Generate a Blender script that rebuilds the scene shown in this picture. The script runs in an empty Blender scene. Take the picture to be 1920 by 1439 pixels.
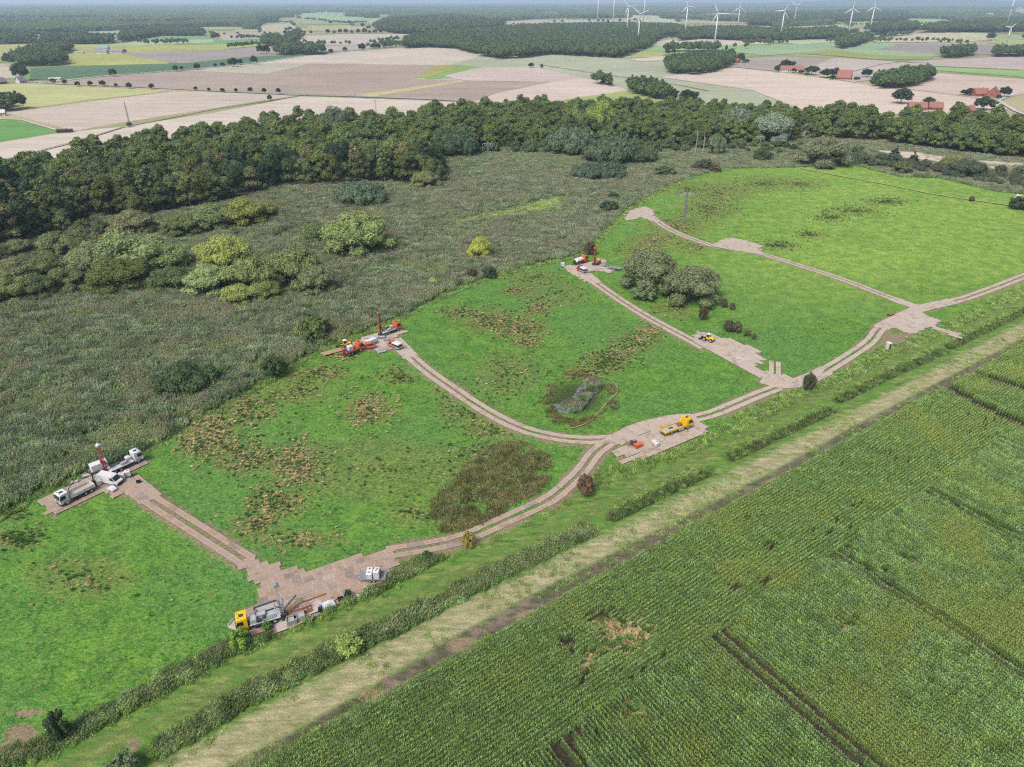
import bpy, math, random
import numpy as np
from mathutils import Vector, Matrix, Euler
R = math.radians
sc = bpy.context.scene
COL = sc.collection
# ------------------------------------------------------------------ camera, sky, sun, exposure
CAMH = 100.0; FPX = 1331.0; PITCH = R(28.31)
cam_d = bpy.data.cameras.new('camera'); cam = bpy.data.objects.new('camera', cam_d); COL.objects.link(cam)
cam_d.sensor_width = 36; cam_d.lens = 36 * FPX / 1920
cam_d.clip_start = 1; cam_d.clip_end = 150000
cam.location = (0, 0, CAMH); cam.rotation_euler = (math.pi / 2 - PITCH, 0, 0)
sc.camera = cam
w = bpy.data.worlds.new('World'); sc.world = w; w.use_nodes = True
SUN_EL, SUN_AZ = R(52), R(215)          # high thin cloud: broad soft sun from behind-left
nt = w.node_tree; bg = nt.nodes['Background']
sky = nt.nodes.new('ShaderNodeTexSky'); sky.sky_type = 'NISHITA'; sky.sun_disc = False
sky.sun_elevation = SUN_EL; sky.sun_rotation = SUN_AZ; sky.air_density = 0.8; sky.dust_density = 5.0; sky.ozone_density = 1.0
nt.links.new(sky.outputs[0], bg.inputs[0]); bg.inputs[1].default_value = 0.13
sl = bpy.data.lights.new('sun', 'SUN'); sl.energy = 1.5; sl.angle = R(15); sl.color = (1, .96, .9)
so = bpy.data.objects.new('sun', sl); COL.objects.link(so)
sd = Vector((math.sin(SUN_AZ) * math.cos(SUN_EL), math.cos(SUN_AZ) * math.cos(SUN_EL), math.sin(SUN_EL)))
so.rotation_euler = sd.to_track_quat('Z', 'Y').to_euler(); so.location = (0, -50, 300)
sc.view_settings.view_transform = 'Standard'; sc.view_settings.look = 'None'
sc.view_settings.gamma = 1; sc.view_settings.exposure = 0.98
sc.render.engine = 'CYCLES'
sc.cycles.max_bounces = 6; sc.cycles.diffuse_bounces = 3; sc.cycles.glossy_bounces = 2
sc.cycles.transmission_bounces = 3; sc.cycles.transparent_max_bounces = 4; sc.cycles.volume_bounces = 0
sc.cycles.use_denoising = False; sc.cycles.pixel_filter_type = 'BLACKMAN_HARRIS'; sc.cycles.filter_width = 1.25; sc.cycles.caustics_reflective = False; sc.cycles.caustics_refractive = False
try: sc.cycles.denoising_input_passes = 'RGB_ALBEDO_NORMAL'
except Exception: pass

# ------------------------------------------------------------------ projection helpers (photo px 1920x1439 -> ground)
SP, CP = math.sin(PITCH), math.cos(PITCH)
def G(px, py, z=0.0):
    u = (px - 960) / FPX; v = (719.5 - py) / FPX
    dz = -SP + v * CP; dy = CP + v * SP
    t = (CAMH - z) / -dz
    return (u * t, dy * t)
def GA(a):
    a = np.asarray(a, float); u = (a[:, 0] - 960) / FPX; v = (719.5 - a[:, 1]) / FPX
    t = CAMH / (SP - v * CP)
    return np.stack([u * t, (CP + v * SP) * t], 1)
def PX(x, y, z=0.0):
    dz = z - CAMH; d = y * CP - dz * SP; up = y * SP + dz * CP
    return 960 + FPX * x / d, 719.5 - FPX * up / d
def HT(px, py, pt):
    X, Y = G(px, py); v = (719.5 - pt) / FPX
    return CAMH + (-SP + v * CP) / (CP + v * SP) * Y
def PPM(px, py):                        # photo pixels per metre across the view at that ground point
    X, Y = G(px, py); return FPX / (Y * CP + CAMH * SP)
rng = np.random.default_rng(7)
random.seed(7)

def inside(P, poly):
    x, y = P[:, 0], P[:, 1]; c = np.zeros(len(P), bool); n = len(poly); j = n - 1
    for i in range(n):
        xi, yi = poly[i]; xj, yj = poly[j]
        if yi != yj:
            c ^= ((yi > y) != (yj > y)) & (x < (xj - xi) * (y - yi) / (yj - yi) + xi)
        j = i
    return c
def segdist(P, line, closed=False):
    d = np.full(len(P), 1e9); L = list(line) + ([line[0]] if closed else [])
    for a, b in zip(L[:-1], L[1:]):
        a = np.asarray(a); b = np.asarray(b); ab = b - a
        t = np.clip(((P - a) @ ab) / max(ab @ ab, 1e-9), 0, 1)
        d = np.minimum(d, np.hypot(*(P - a - t[:, None] * ab).T))
    return d
def pmask(P, poly, w):                  # 0..1, 0.5 on the outline
    s = segdist(P, poly, True); s = np.where(inside(P, poly), s, -s)
    return np.clip(0.5 + s / (2 * w), 0, 1)
def lmask(P, line, half, w):
    return np.clip(0.5 + (half - segdist(P, line)) / (2 * w), 0, 1)
def emask(PP, e):                       # ellipse given in photo px
    q = ((PP[:, 0] - e[0]) / e[2]) ** 2 + ((PP[:, 1] - e[1]) / e[3]) ** 2
    return np.clip(1.25 - q * .75, 0, 1)
_nz = {}
def vnoise(P, s, seed=0):               # cheap value noise, feature size s metres
    if seed not in _nz: _nz[seed] = np.random.default_rng(seed + 99).random((256, 256))
    T = _nz[seed]; q = P / s; i = np.floor(q).astype(int); f = q - i; f = f * f * (3 - 2 * f)
    a = T[i[:, 0] % 256, i[:, 1] % 256]; b = T[(i[:, 0] + 1) % 256, i[:, 1] % 256]
    c = T[i[:, 0] % 256, (i[:, 1] + 1) % 256]; d = T[(i[:, 0] + 1) % 256, (i[:, 1] + 1) % 256]
    return (a * (1 - f[:, 0]) + b * f[:, 0]) * (1 - f[:, 1]) + (c * (1 - f[:, 0]) + d * f[:, 0]) * f[:, 1]
def scatter(poly, s, jit=.5, seed=1):   # jittered grid inside a world polygon
    r = np.random.default_rng(seed); poly = np.asarray(poly)
    x0, y0 = poly.min(0); x1, y1 = poly.max(0)
    X, Y = np.meshgrid(np.arange(x0, x1, s), np.arange(y0, y1, s)); P = np.stack([X.ravel(), Y.ravel()], 1)
    P = P + (r.random(P.shape) - .5) * 2 * jit * s
    return P[inside(P, poly)]
def in_view(P, m=60, z=0):              # keep what the camera (or one a step to the side) could see
    x, y = PX(P[:, 0], np.maximum(P[:, 1], 1), z)
    return P[(x > -m) & (x < 1920 + m) & (y < 1439 + m) & (P[:, 1] > 20)]

# ------------------------------------------------------------------ colours and materials
def C(r, g, b, k=0.62):                 # sRGB reading -> scene-linear base colour
    f = lambda c: ((c / 255 + .055) / 1.055) ** 2.4 if c > 10 else c / 255 / 12.92
    return (f(r) * k, f(g) * k, f(b) * k, 1)
class N:
    def __init__(s, name):
        s.m = bpy.data.materials.new(name); s.m.use_nodes = True; s.t = s.m.node_tree
        s.t.nodes.clear(); s.out = s.t.nodes.new('ShaderNodeOutputMaterial')
    def n(s, typ, **kw):
        x = s.t.nodes.new('ShaderNode' + typ)
        for k, v in kw.items(): setattr(x, k, v)
        return x
    def l(s, a, b):
        if hasattr(a, 'is_linked') or hasattr(a, 'links'): s.t.links.new(a, b)
        else: b.default_value = a
    def pos(s): return s.n('NewGeometry').outputs['Position']
    def gen(s): return s.n('TexCoord').outputs['Object']
    def map(s, v, scale=(1, 1, 1), rot=0, loc=(0, 0, 0)):
        x = s.n('Mapping'); s.l(v, x.inputs[0]); x.inputs['Scale'].default_value = scale
        x.inputs['Rotation'].default_value = (0, 0, rot); x.inputs['Location'].default_value = loc; return x.outputs[0]
    def noise(s, v, scale, detail=3, rough=.55, dist=0.0):
        x = s.n('TexNoise'); s.l(v, x.inputs['Vector']); x.inputs['Scale'].default_value = scale
        x.inputs['Detail'].default_value = detail; x.inputs['Roughness'].default_value = rough
        x.inputs['Distortion'].default_value = dist; return x.outputs['Fac']
    def mr(s, v, a, b, c=0., d=1.):
        x = s.n('MapRange'); x.clamp = True; s.l(v, x.inputs[0])
        for i, q in enumerate((a, b, c, d)): x.inputs[i + 1].default_value = q
        return x.outputs[0]
    def math(s, op, a, b=None, cl=False):
        x = s.n('Math', operation=op); x.use_clamp = cl; s.l(a, x.inputs[0])
        if b is not None: s.l(b, x.inputs[1])
        return x.outputs[0]
    def mix(s, f, a, b, mode='MIX'):
        x = s.n('Mix'); x.data_type = 'RGBA'; x.blend_type = mode
        s.l(f, x.inputs[0]); s.l(a, x.inputs[6]); s.l(b, x.inputs[7]); return x.outputs[2]
    def attr(s, name, out='Fac'):
        x = s.n('Attribute'); x.attribute_name = name; return x.outputs[out]
    def hsv(s, c, h=.5, sa=1., v=1.):
        x = s.n('HueSaturation'); s.l(c, x.inputs['Color'])
        s.l(h, x.inputs['Hue']); s.l(sa, x.inputs['Saturation']); s.l(v, x.inputs['Value']); return x.outputs[0]
    def bump(s, h, strength=.4, dist=.1):
        x = s.n('Bump'); s.l(h, x.inputs['Height']); x.inputs['Strength'].default_value = strength
        x.inputs['Distance'].default_value = dist; return x.outputs[0]
    def surf(s, col, rough=.85, metal=0., normal=None, spec=.3):
        b = s.n('BsdfPrincipled'); s.l(col, b.inputs['Base Color']); s.l(rough, b.inputs['Roughness'])
        s.l(metal, b.inputs['Metallic']); b.inputs['Specular IOR Level'].default_value = spec
        if normal is not None: s.l(normal, b.inputs['Normal'])
        s.l(b.outputs[0], s.out.inputs[0]); return s.m
    def leaf(s, col, tr=.25):
        d = s.n('BsdfDiffuse'); t = s.n('BsdfTranslucent'); x = s.n('MixShader'); x.inputs[0].default_value = tr
        s.l(col, d.inputs[0]); s.l(col, t.inputs[0]); s.l(d.outputs[0], x.inputs[1]); s.l(t.outputs[0], x.inputs[2])
        s.l(x.outputs[0], s.out.inputs[0]); return s.m

_pm = {}
def paint(name, rgb, rough=.45, metal=0., k=.55, dirt=.25):
    if name in _pm: return _pm[name]
    m = N(name); v = m.pos(); n1 = m.noise(v, 1.3, 4, .6); n2 = m.noise(v, 6, 3)
    c = m.mix(m.mr(n1, .45, .8, 0, dirt), C(*rgb, k), C(120, 105, 90))
    c = m.mix(m.mr(n2, .55, .75, 0, dirt * .8), c, C(90, 85, 80))
    _pm[name] = m.surf(c, m.mr(n1, .3, .7, rough, min(1, rough + .3)), metal); return _pm[name]

# ------------------------------------------------------------------ mesh helpers
def mesh_np(name, V, F, mats=(), mi=None, smooth=False):
    me = bpy.data.meshes.new(name); V = np.asarray(V, np.float32)
    me.vertices.add(len(V)); me.vertices.foreach_set('co', V.ravel())
    if isinstance(F, np.ndarray):
        n, k = F.shape; me.loops.add(n * k); me.polygons.add(n)
        me.loops.foreach_set('vertex_index', F.astype(np.int32).ravel())
        me.polygons.foreach_set('loop_start', np.arange(0, n * k, k, dtype=np.int32))
        me.update(calc_edges=True)
    else:
        me.from_pydata([], [], [])
        me = bpy.data.meshes.new(name); me.from_pydata([tuple(map(float, v)) for v in V], [], [tuple(f) for f in F]); me.update()
    for m in mats: me.materials.append(m)
    if mi is not None: me.polygons.foreach_set('material_index', np.asarray(mi, np.int32))
    me.polygons.foreach_set('use_smooth', np.full(len(me.polygons), bool(smooth)))
    return me
def link(name, me, parent=None, **props):
    o = bpy.data.objects.new(name, me); COL.objects.link(o)
    if parent is not None: o.parent = parent
    for k, v in props.items(): o[k] = v
    return o
def thing(name, label, cat, loc=(0, 0, 0), rz=0., group=None):
    o = bpy.data.objects.new(name, None); COL.objects.link(o); o.empty_display_size = .5
    o.location = loc; o.rotation_euler = (0, 0, rz); o['label'] = label; o['category'] = cat
    if group: o['group'] = group
    return o
class MB:                                # collects boxes, tubes and plates; build() links them as ONE mesh
    def __init__(s): s.v = []; s.f = []
    def add(s, vs, fs):
        k = len(s.v); s.v += [tuple(v) for v in vs]; s.f += [tuple(i + k for i in f) for f in fs]; return s
    def box(s, c, d, rot=None, taper=(1, 1), sh=(0, 0)):
        x, y, z = (q / 2 for q in d); vs = []
        for zz, tx, ty, ox, oy in ((-z, 1, 1, 0, 0), (z, taper[0], taper[1], sh[0], sh[1])):
            for sx, sy in ((-1, -1), (1, -1), (1, 1), (-1, 1)): vs.append(Vector((sx * x * tx + ox, sy * y * ty + oy, zz)))
        if rot is not None:
            m = Euler(rot).to_matrix(); vs = [m @ v for v in vs]
        vs = [v + Vector(c) for v in vs]
        return s.add(vs, [(0, 3, 2, 1), (4, 5, 6, 7), (0, 1, 5, 4), (1, 2, 6, 5), (2, 3, 7, 6), (3, 0, 4, 7)])
    def bbox(s, c, d, b=.05):            # box with chamfered vertical and top edges
        x, y, z = d[0] / 2, d[1] / 2, d[2]; b = min(b, x * .45, y * .45, z * .45); cx, cy, cz = c; cz -= z / 2
        ring = lambda X, Y, q: [(X - q, -Y), (X, -Y + q), (X, Y - q), (X - q, Y), (-X + q, Y), (-X, Y - q), (-X, -Y + q), (-X + q, -Y)]
        vs = [(cx + a, cy + e, cz) for a, e in ring(x, y, b)] + [(cx + a, cy + e, cz + z - b) for a, e in ring(x, y, b)] + \
             [(cx + a, cy + e, cz + z) for a, e in ring(x - b, y - b, b * .5)]
        fs = [tuple(range(7, -1, -1)), tuple(range(16, 24))]
        for q in (0, 8): fs += [(q + i, q + (i + 1) % 8, q + 8 + (i + 1) % 8, q + 8 + i) for i in range(8)]
        return s.add(vs, fs)
    def tube(s, p, q, r, r2=None, n=8, cap=True):
        p = Vector(p); q = Vector(q); r2 = r if r2 is None else r2; d = (q - p).normalized()
        a = d.orthogonal().normalized(); b = d.cross(a); vs = []
        for c, rr in ((p, r), (q, r2)):
            for i in range(n):
                t = 2 * math.pi * i / n; vs.append(c + (a * math.cos(t) + b * math.sin(t)) * rr)
        fs = [(i, (i + 1) % n, n + (i + 1) % n, n + i) for i in range(n)]
        if cap: fs += [tuple(range(n - 1, -1, -1)), tuple(range(n, 2 * n))]
        return s.add(vs, fs)
    def prism(s, prof, y0, y1):          # side profile (x,z) extruded in y
        n = len(prof); vs = [(x, y0, z) for x, z in prof] + [(x, y1, z) for x, z in prof]
        return s.add(vs, [tuple(range(n)), tuple(range(2 * n - 1, n - 1, -1))] + [((i + 1) % n, i, n + i, n + (i + 1) % n) for i in range(n)])
    def build(s, name, mat, parent=None, smooth=False, **props):
        me = bpy.data.meshes.new(name); me.from_pydata(s.v, [], s.f); me.update()
        import bmesh
        bm = bmesh.new(); bm.from_mesh(me); bmesh.ops.recalc_face_normals(bm, faces=bm.faces); bm.to_mesh(me); bm.free()
        if smooth: me.polygons.foreach_set('use_smooth', np.ones(len(me.polygons), bool))
        me.materials.append(mat); return link(name, me, parent, **props)
def dup(root, loc, rz=0., scale=None, label=None, group=None, color=None):
    r = root.copy(); COL.objects.link(r); r.location = loc; r.rotation_euler = (0, 0, rz)
    if scale is not None: r.scale = scale
    if label: r['label'] = label
    if group: r['group'] = group
    for ch in list(root.children):
        c = ch.copy(); COL.objects.link(c); c.parent = r
        if color is not None and c.name.startswith('crown'): c.color = color
        for g in ch.children:
            d = g.copy(); COL.objects.link(d); d.parent = c
    return r

# geometry-nodes scatter, only for kind = stuff
LIB = {}
def lib_collection(name, meshes):
    col = bpy.data.collections.new(name)
    for i, me in enumerate(meshes):
        o = bpy.data.objects.new('%s_%02d' % (name, i), me); col.objects.link(o)
    return col
def stuff(name, label, P, col, nvar, rz, scl, z=None, tilt=None):
    n = len(P); V = np.zeros((n, 3), np.float32); V[:, :2] = P
    if z is not None: V[:, 2] = z
    me = bpy.data.meshes.new(name); me.vertices.add(n); me.vertices.foreach_set('co', V.ravel())
    a = me.attributes.new('rot', 'FLOAT_VECTOR', 'POINT'); q = np.zeros((n, 3), np.float32); q[:, 2] = rz
    if tilt is not None: q[:, :2] = tilt
    a.data.foreach_set('vector', q.ravel())
    a = me.attributes.new('scl', 'FLOAT_VECTOR', 'POINT'); s = np.ones((n, 3), np.float32) * (scl if np.ndim(scl) != 1 else np.asarray(scl)[:, None])
    a.data.foreach_set('vector', s.astype(np.float32).ravel())
    a = me.attributes.new('idx', 'INT', 'POINT'); a.data.foreach_set('value', rng.integers(0, nvar, n).astype(np.int32))
    o = link(name, me, kind='stuff', label=label)
    g = bpy.data.node_groups.new(name, 'GeometryNodeTree')
    g.interface.new_socket('Geometry', in_out='INPUT', socket_type='NodeSocketGeometry')
    g.interface.new_socket('Geometry', in_out='OUTPUT', socket_type='NodeSocketGeometry')
    A = g.nodes.new; i = A('NodeGroupInput'); u = A('NodeGroupOutput'); ip = A('GeometryNodeInstanceOnPoints')
    ci = A('GeometryNodeCollectionInfo'); ci.inputs['Collection'].default_value = col
    ci.inputs['Separate Children'].default_value = True; ci.inputs['Reset Children'].default_value = True
    def na(nm, t):
        x = A('GeometryNodeInputNamedAttribute'); x.data_type = t; x.inputs['Name'].default_value = nm
        return x.outputs[0]
    L = g.links.new; L(i.outputs[0], ip.inputs['Points']); L(ci.outputs[0], ip.inputs['Instance'])
    ip.inputs['Pick Instance'].default_value = True
    L(na('idx', 'INT'), ip.inputs['Instance Index']); L(na('rot', 'FLOAT_VECTOR'), ip.inputs['Rotation'])
    L(na('scl', 'FLOAT_VECTOR'), ip.inputs['Scale']); L(ip.outputs[0], u.inputs[0])
    md = o.modifiers.new('scatter', 'NODES'); md.node_group = g
    return o
# ================================================================== GROUND
W = lambda L: [G(*p) for p in L]
FENCE = [(-60,992),(0,966),(60,935),(170,885),(265,850),(330,812),(430,755),(520,700),(600,655),(640,640),(720,610),(760,590),(800,568),(900,525),(1000,497),(1060,485),(1100,472),(1140,430),(1175,392),(1200,380),(1250,350),(1300,332),(1370,316)]
MARSH = [(-500,1300)] + FENCE + [(1500,313),(1566,310),(1609,310),(1653,323),(1686,331),(1762,334),(1817,347),(1861,358),(1920,364),(2300,400),(2300,262),(1500,238),(1000,225),(700,235),(400,262),(120,320),(-150,352),(-500,380)]
DRY_U = [(200,1480),(280,1439),(400,1380),(560,1292),(700,1215),(860,1128),(1000,1064),(1130,1003),(1350,895),(1560,790),(1770,682),(1930,598),(2100,510)]
DRY_L = [(2100,545),(1930,628),(1760,717),(1600,800),(1450,884),(1280,970),(1100,1062),(960,1136),(830,1206),(700,1286),(560,1366),(430,1436),(340,1496)]
MAIZE_E = [(420,1472),(480,1439),(640,1357),(757,1288),(917,1197),(1023,1143),(1140,1077),(1280,1000),(1413,927),(1580,830),(1767,732),(1810,708),(1930,643),(2100,560)]
RUTS = [(30,1485),(117,1439),(300,1345),(480,1258),(633,1180),(850,1080),(1060,985),(1280,872),(1547,733),(1640,690),(1800,615),(1930,550),(2100,470)]
HEDGE = [(-40,1455),(60,1408),(130,1380),(230,1322),(330,1268),(400,1232),(480,1192),(560,1160),(650,1125),(720,1093),(790,1055),(850,1025),(900,1003),(960,978),(1060,935),(1110,900),(1230,860),(1330,820),(1400,785),(1500,735),(1580,705),(1640,672),(1720,635),(1800,600),(1930,540),(2100,455)]
REEDB = [(283,1408),(367,1360),(467,1303),(567,1251),(640,1218),(690,1192),(807,1138),(907,1085),(1007,1037),(1105,990)]
DITCH = [[(1150,966),(1240,922),(1330,880)],[(1372,855),(1470,808),(1562,764)],[(1572,748),(1670,700),(1772,655)],[(1782,648),(1860,610),(1935,575),(2050,520)]]
GX0, GX1, GY0, GY1, GS = -360., 400., 40., 600., 1.25
def build_ground():
    xs = np.arange(GX0, GX1 + .1, GS); ys = np.arange(GY0, GY1 + .1, GS)
    nx, ny = len(xs), len(ys); X, Y = np.meshgrid(xs, ys); P = np.stack([X.ravel(), Y.ravel()], 1)
    px, py = PX(P[:, 0], P[:, 1]); PP = np.stack([px, py], 1)
    marsh = pmask(P, W(MARSH), 1.5)
    dry = pmask(P, W(DRY_U + DRY_L), 3.0)
    earth = pmask(P, W(DRY_L[::-1] + MAIZE_E[::-1][:-1] + [(420,1472)]), 2.0)
    behind = pmask(P, W(MAIZE_E + [(2600,700),(2600,2400),(300,2400)]), 1.5)   # maize soil, coloured darker for the shade among the rows
    ruts = np.maximum(lmask(P, [np.array(p) for p in off_line(W(RUTS), .95)], .35, .8), lmask(P, [np.array(p) for p in off_line(W(RUTS), -.95)], .35, .8))
    for o_ in (.8, -.8): ruts = np.maximum(ruts, .62 * lmask(P, off_line(W([(1340,532),(1362,556),(1400,584),(1440,604),(1500,622),(1560,634)]), o_), .25, .6))
    for L_ in ([(20,1180),(110,1130),(200,1105),(330,1075)], [(60,1260),(150,1215),(260,1180),(400,1140)], [(560,700),(620,720),(690,710)]):
        for o_ in (.9, -.9): ruts = np.maximum(ruts, .5 * lmask(P, off_line(W(L_), o_), .2, .6))
    verge = pmask(P, W(HEDGE + DRY_U[::-1]), 2.0)
    rough = np.zeros(len(P))
    for e in ROUGH: rough = np.maximum(rough, emask(PP, e[:4]))
    bare = np.zeros(len(P))
    for e in BARE: bare = np.maximum(bare, emask(PP, e))
    rd = ROADMASK(P); bare = np.maximum(bare, .62 * np.clip(rd * 4, 0, 1) * (vnoise(P, 5, 61) > .35))
    near_r = np.zeros(len(P))
    for L in list(LANES.values()) + WIDE: near_r = np.maximum(near_r, lmask(P, W(L), 3.4, .9))
    bare = np.maximum(bare, near_r * (.1 + .45 * vnoise(P, 4, 62)))
    yel = np.clip((px - 1050) / 500, 0, 1) * np.clip((620 - py) / 120, 0, 1)
    ditch = lmask(P, W(REEDB), 1.0, 1.5)
    for d in DITCH: ditch = np.maximum(ditch, lmask(P, W(d), 1.2, 1.0))
    Z = -ditch * 1.3 - lmask(P, W(HEDGE[:16]), .6, 1.5) * .8 + (vnoise(P, 2.3, 3) - .5) * .12 + (vnoise(P, 9, 4) - .5) * .3 * marsh
    pond = emask(PP, (1082, 742, 48, 30)); Z -= .5 * pond * (1 - 0)
    Z -= .3
    flat = np.clip((np.minimum.reduce([P[:, 0] - GX0, GX1 - P[:, 0], P[:, 1] - GY0, GY1 - P[:, 1]])) / 20, 0, 1)
    road = np.minimum(1, ROADMASK(P)); Z = Z * (1 - road) + (-.06) * road
    Z = Z * flat
    V = np.stack([P[:, 0], P[:, 1], Z], 1)
    i = np.arange(nx * ny).reshape(ny, nx); F = np.stack([i[:-1, :-1], i[:-1, 1:], i[1:, 1:], i[1:, :-1]], -1).reshape(-1, 4)
    # far sheet: cells around the near grid out past the horizon
    fx = [-130000, -30000, -8000, -2500, -900, GX0, GX1, 900, 2500, 8000, 30000, 130000]
    fy = [-20000, -2000, -200, GY0, GY1, 1000, 2000, 5000, 15000, 50000, 130000]
    fv = []; ff = []; k = len(V)
    for b in fy:
        for a in fx: fv.append((a, b, 0))
    for r in range(len(fy) - 1):
        for c in range(len(fx) - 1):
            if fx[c] == GX0 and fy[r] == GY0: continue
            q = k + r * len(fx) + c; ff.append((q, q + 1, q + 1 + len(fx), q + len(fx)))
    nf = len(F); V = np.vstack([V, np.array(fv)]); F = np.vstack([F, np.array(ff)])
    mi = np.zeros(len(F), int); mi[nf:] = 1
    me = mesh_np('ground', V, F, (ground_mat(), far_mat()), mi, smooth=True)
    for nm, ch in (('m1', (marsh, dry, np.maximum(earth, behind), ruts)), ('m2', (rough, yel, bare, verge))):
        a = me.attributes.new(nm, 'FLOAT_COLOR', 'POINT'); d = np.zeros((len(V), 4), np.float32)
        for j, c in enumerate(ch): d[:len(P), j] = c
        a.data.foreach_set('color', d.ravel())
    a = me.attributes.new('msoil_shade', 'FLOAT', 'POINT'); dd = np.zeros(len(V), np.float32); dd[:len(P)] = behind; a.data.foreach_set('value', dd)
    a = me.attributes.new('pond', 'FLOAT', 'POINT'); d = np.zeros(len(V), np.float32)
    d[:len(P)] = np.maximum(pond, np.clip(ditch, 0, 1)); a.data.foreach_set('value', d)
    link('ground', me, kind='structure')
def off_line(L, d):
    o = []
    for i, p in enumerate(L):
        a = L[max(0, i - 1)]; b = L[min(len(L) - 1, i + 1)]; t = (b[0] - a[0], b[1] - a[1]); n = math.hypot(*t) or 1
        o.append((p[0] - t[1] / n * d, p[1] + t[0] / n * d))
    return o
# tussocky ground: photo-px ellipses cx, cy, rx, ry, count, straw share
ROUGH = [(395,800,62,40,330,.75),(470,760,60,34,150,.6),(375,830,50,25,120,.7),(455,855,70,34,150,.6),(560,870,42,44,260,.75),(520,940,55,32,180,.65),(480,985,50,30,70,.7),
 (600,700,60,16,90,.6),(640,665,26,10,50,.7),(690,768,46,32,300,.8),(745,705,34,16,60,.4),(560,730,60,30,60,.5),(885,770,60,28,110,.4),(850,730,40,22,50,.4),(930,805,60,20,60,.6),
 (975,615,52,22,220,.7),(915,600,55,24,190,.65),(968,545,26,10,80,.8),(1010,578,28,14,90,.7),(985,640,30,14,70,.6),(860,585,36,14,70,.5),(1000,520,60,14,60,.4),(1040,550,60,26,60,.2),
 (1190,640,46,20,130,.6),(1215,622,30,14,90,.8),(1130,680,52,24,150,.35),(1160,665,30,16,70,.5),(950,700,60,40,90,.4),(1090,700,30,12,50,.4),
 (1260,580,40,16,50,.4),(1270,425,60,20,240,.75),(1225,450,46,16,180,.85),(1200,470,40,14,90,.7),(1330,392,60,22,260,.5),(1345,360,70,22,260,.6),(1430,345,70,16,200,.5),(1500,345,50,10,90,.4),(1290,355,50,14,90,.3),(1300,460,40,16,60,.6),
 (1600,395,55,10,150,.03),(1560,408,34,9,90,.03),(1660,378,44,8,90,.03),(1520,440,30,8,40,.05),(1460,460,40,10,60,.1),
 (30,1010,50,18,60,.3),(20,960,30,14,30,.2),(700,880,200,60,70,.3),(900,850,60,20,50,.3),(150,1080,100,40,22,.4),(560,1010,90,20,30,.7),(780,960,60,26,16,.3)]
BARE = [(52,1338,30,7),(40,1378,34,22),(0,1410,50,16),(1688,640,36,16),(870,1208,34,13),(985,1160,28,8),(700,1300,34,13),(660,1345,30,12),(1010,1150,40,9),(250,1395,16,10),(1172,1195,60,38),(1185,1345,20,26),(1100,1240,30,12),(1590,1175,22,14)]

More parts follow.
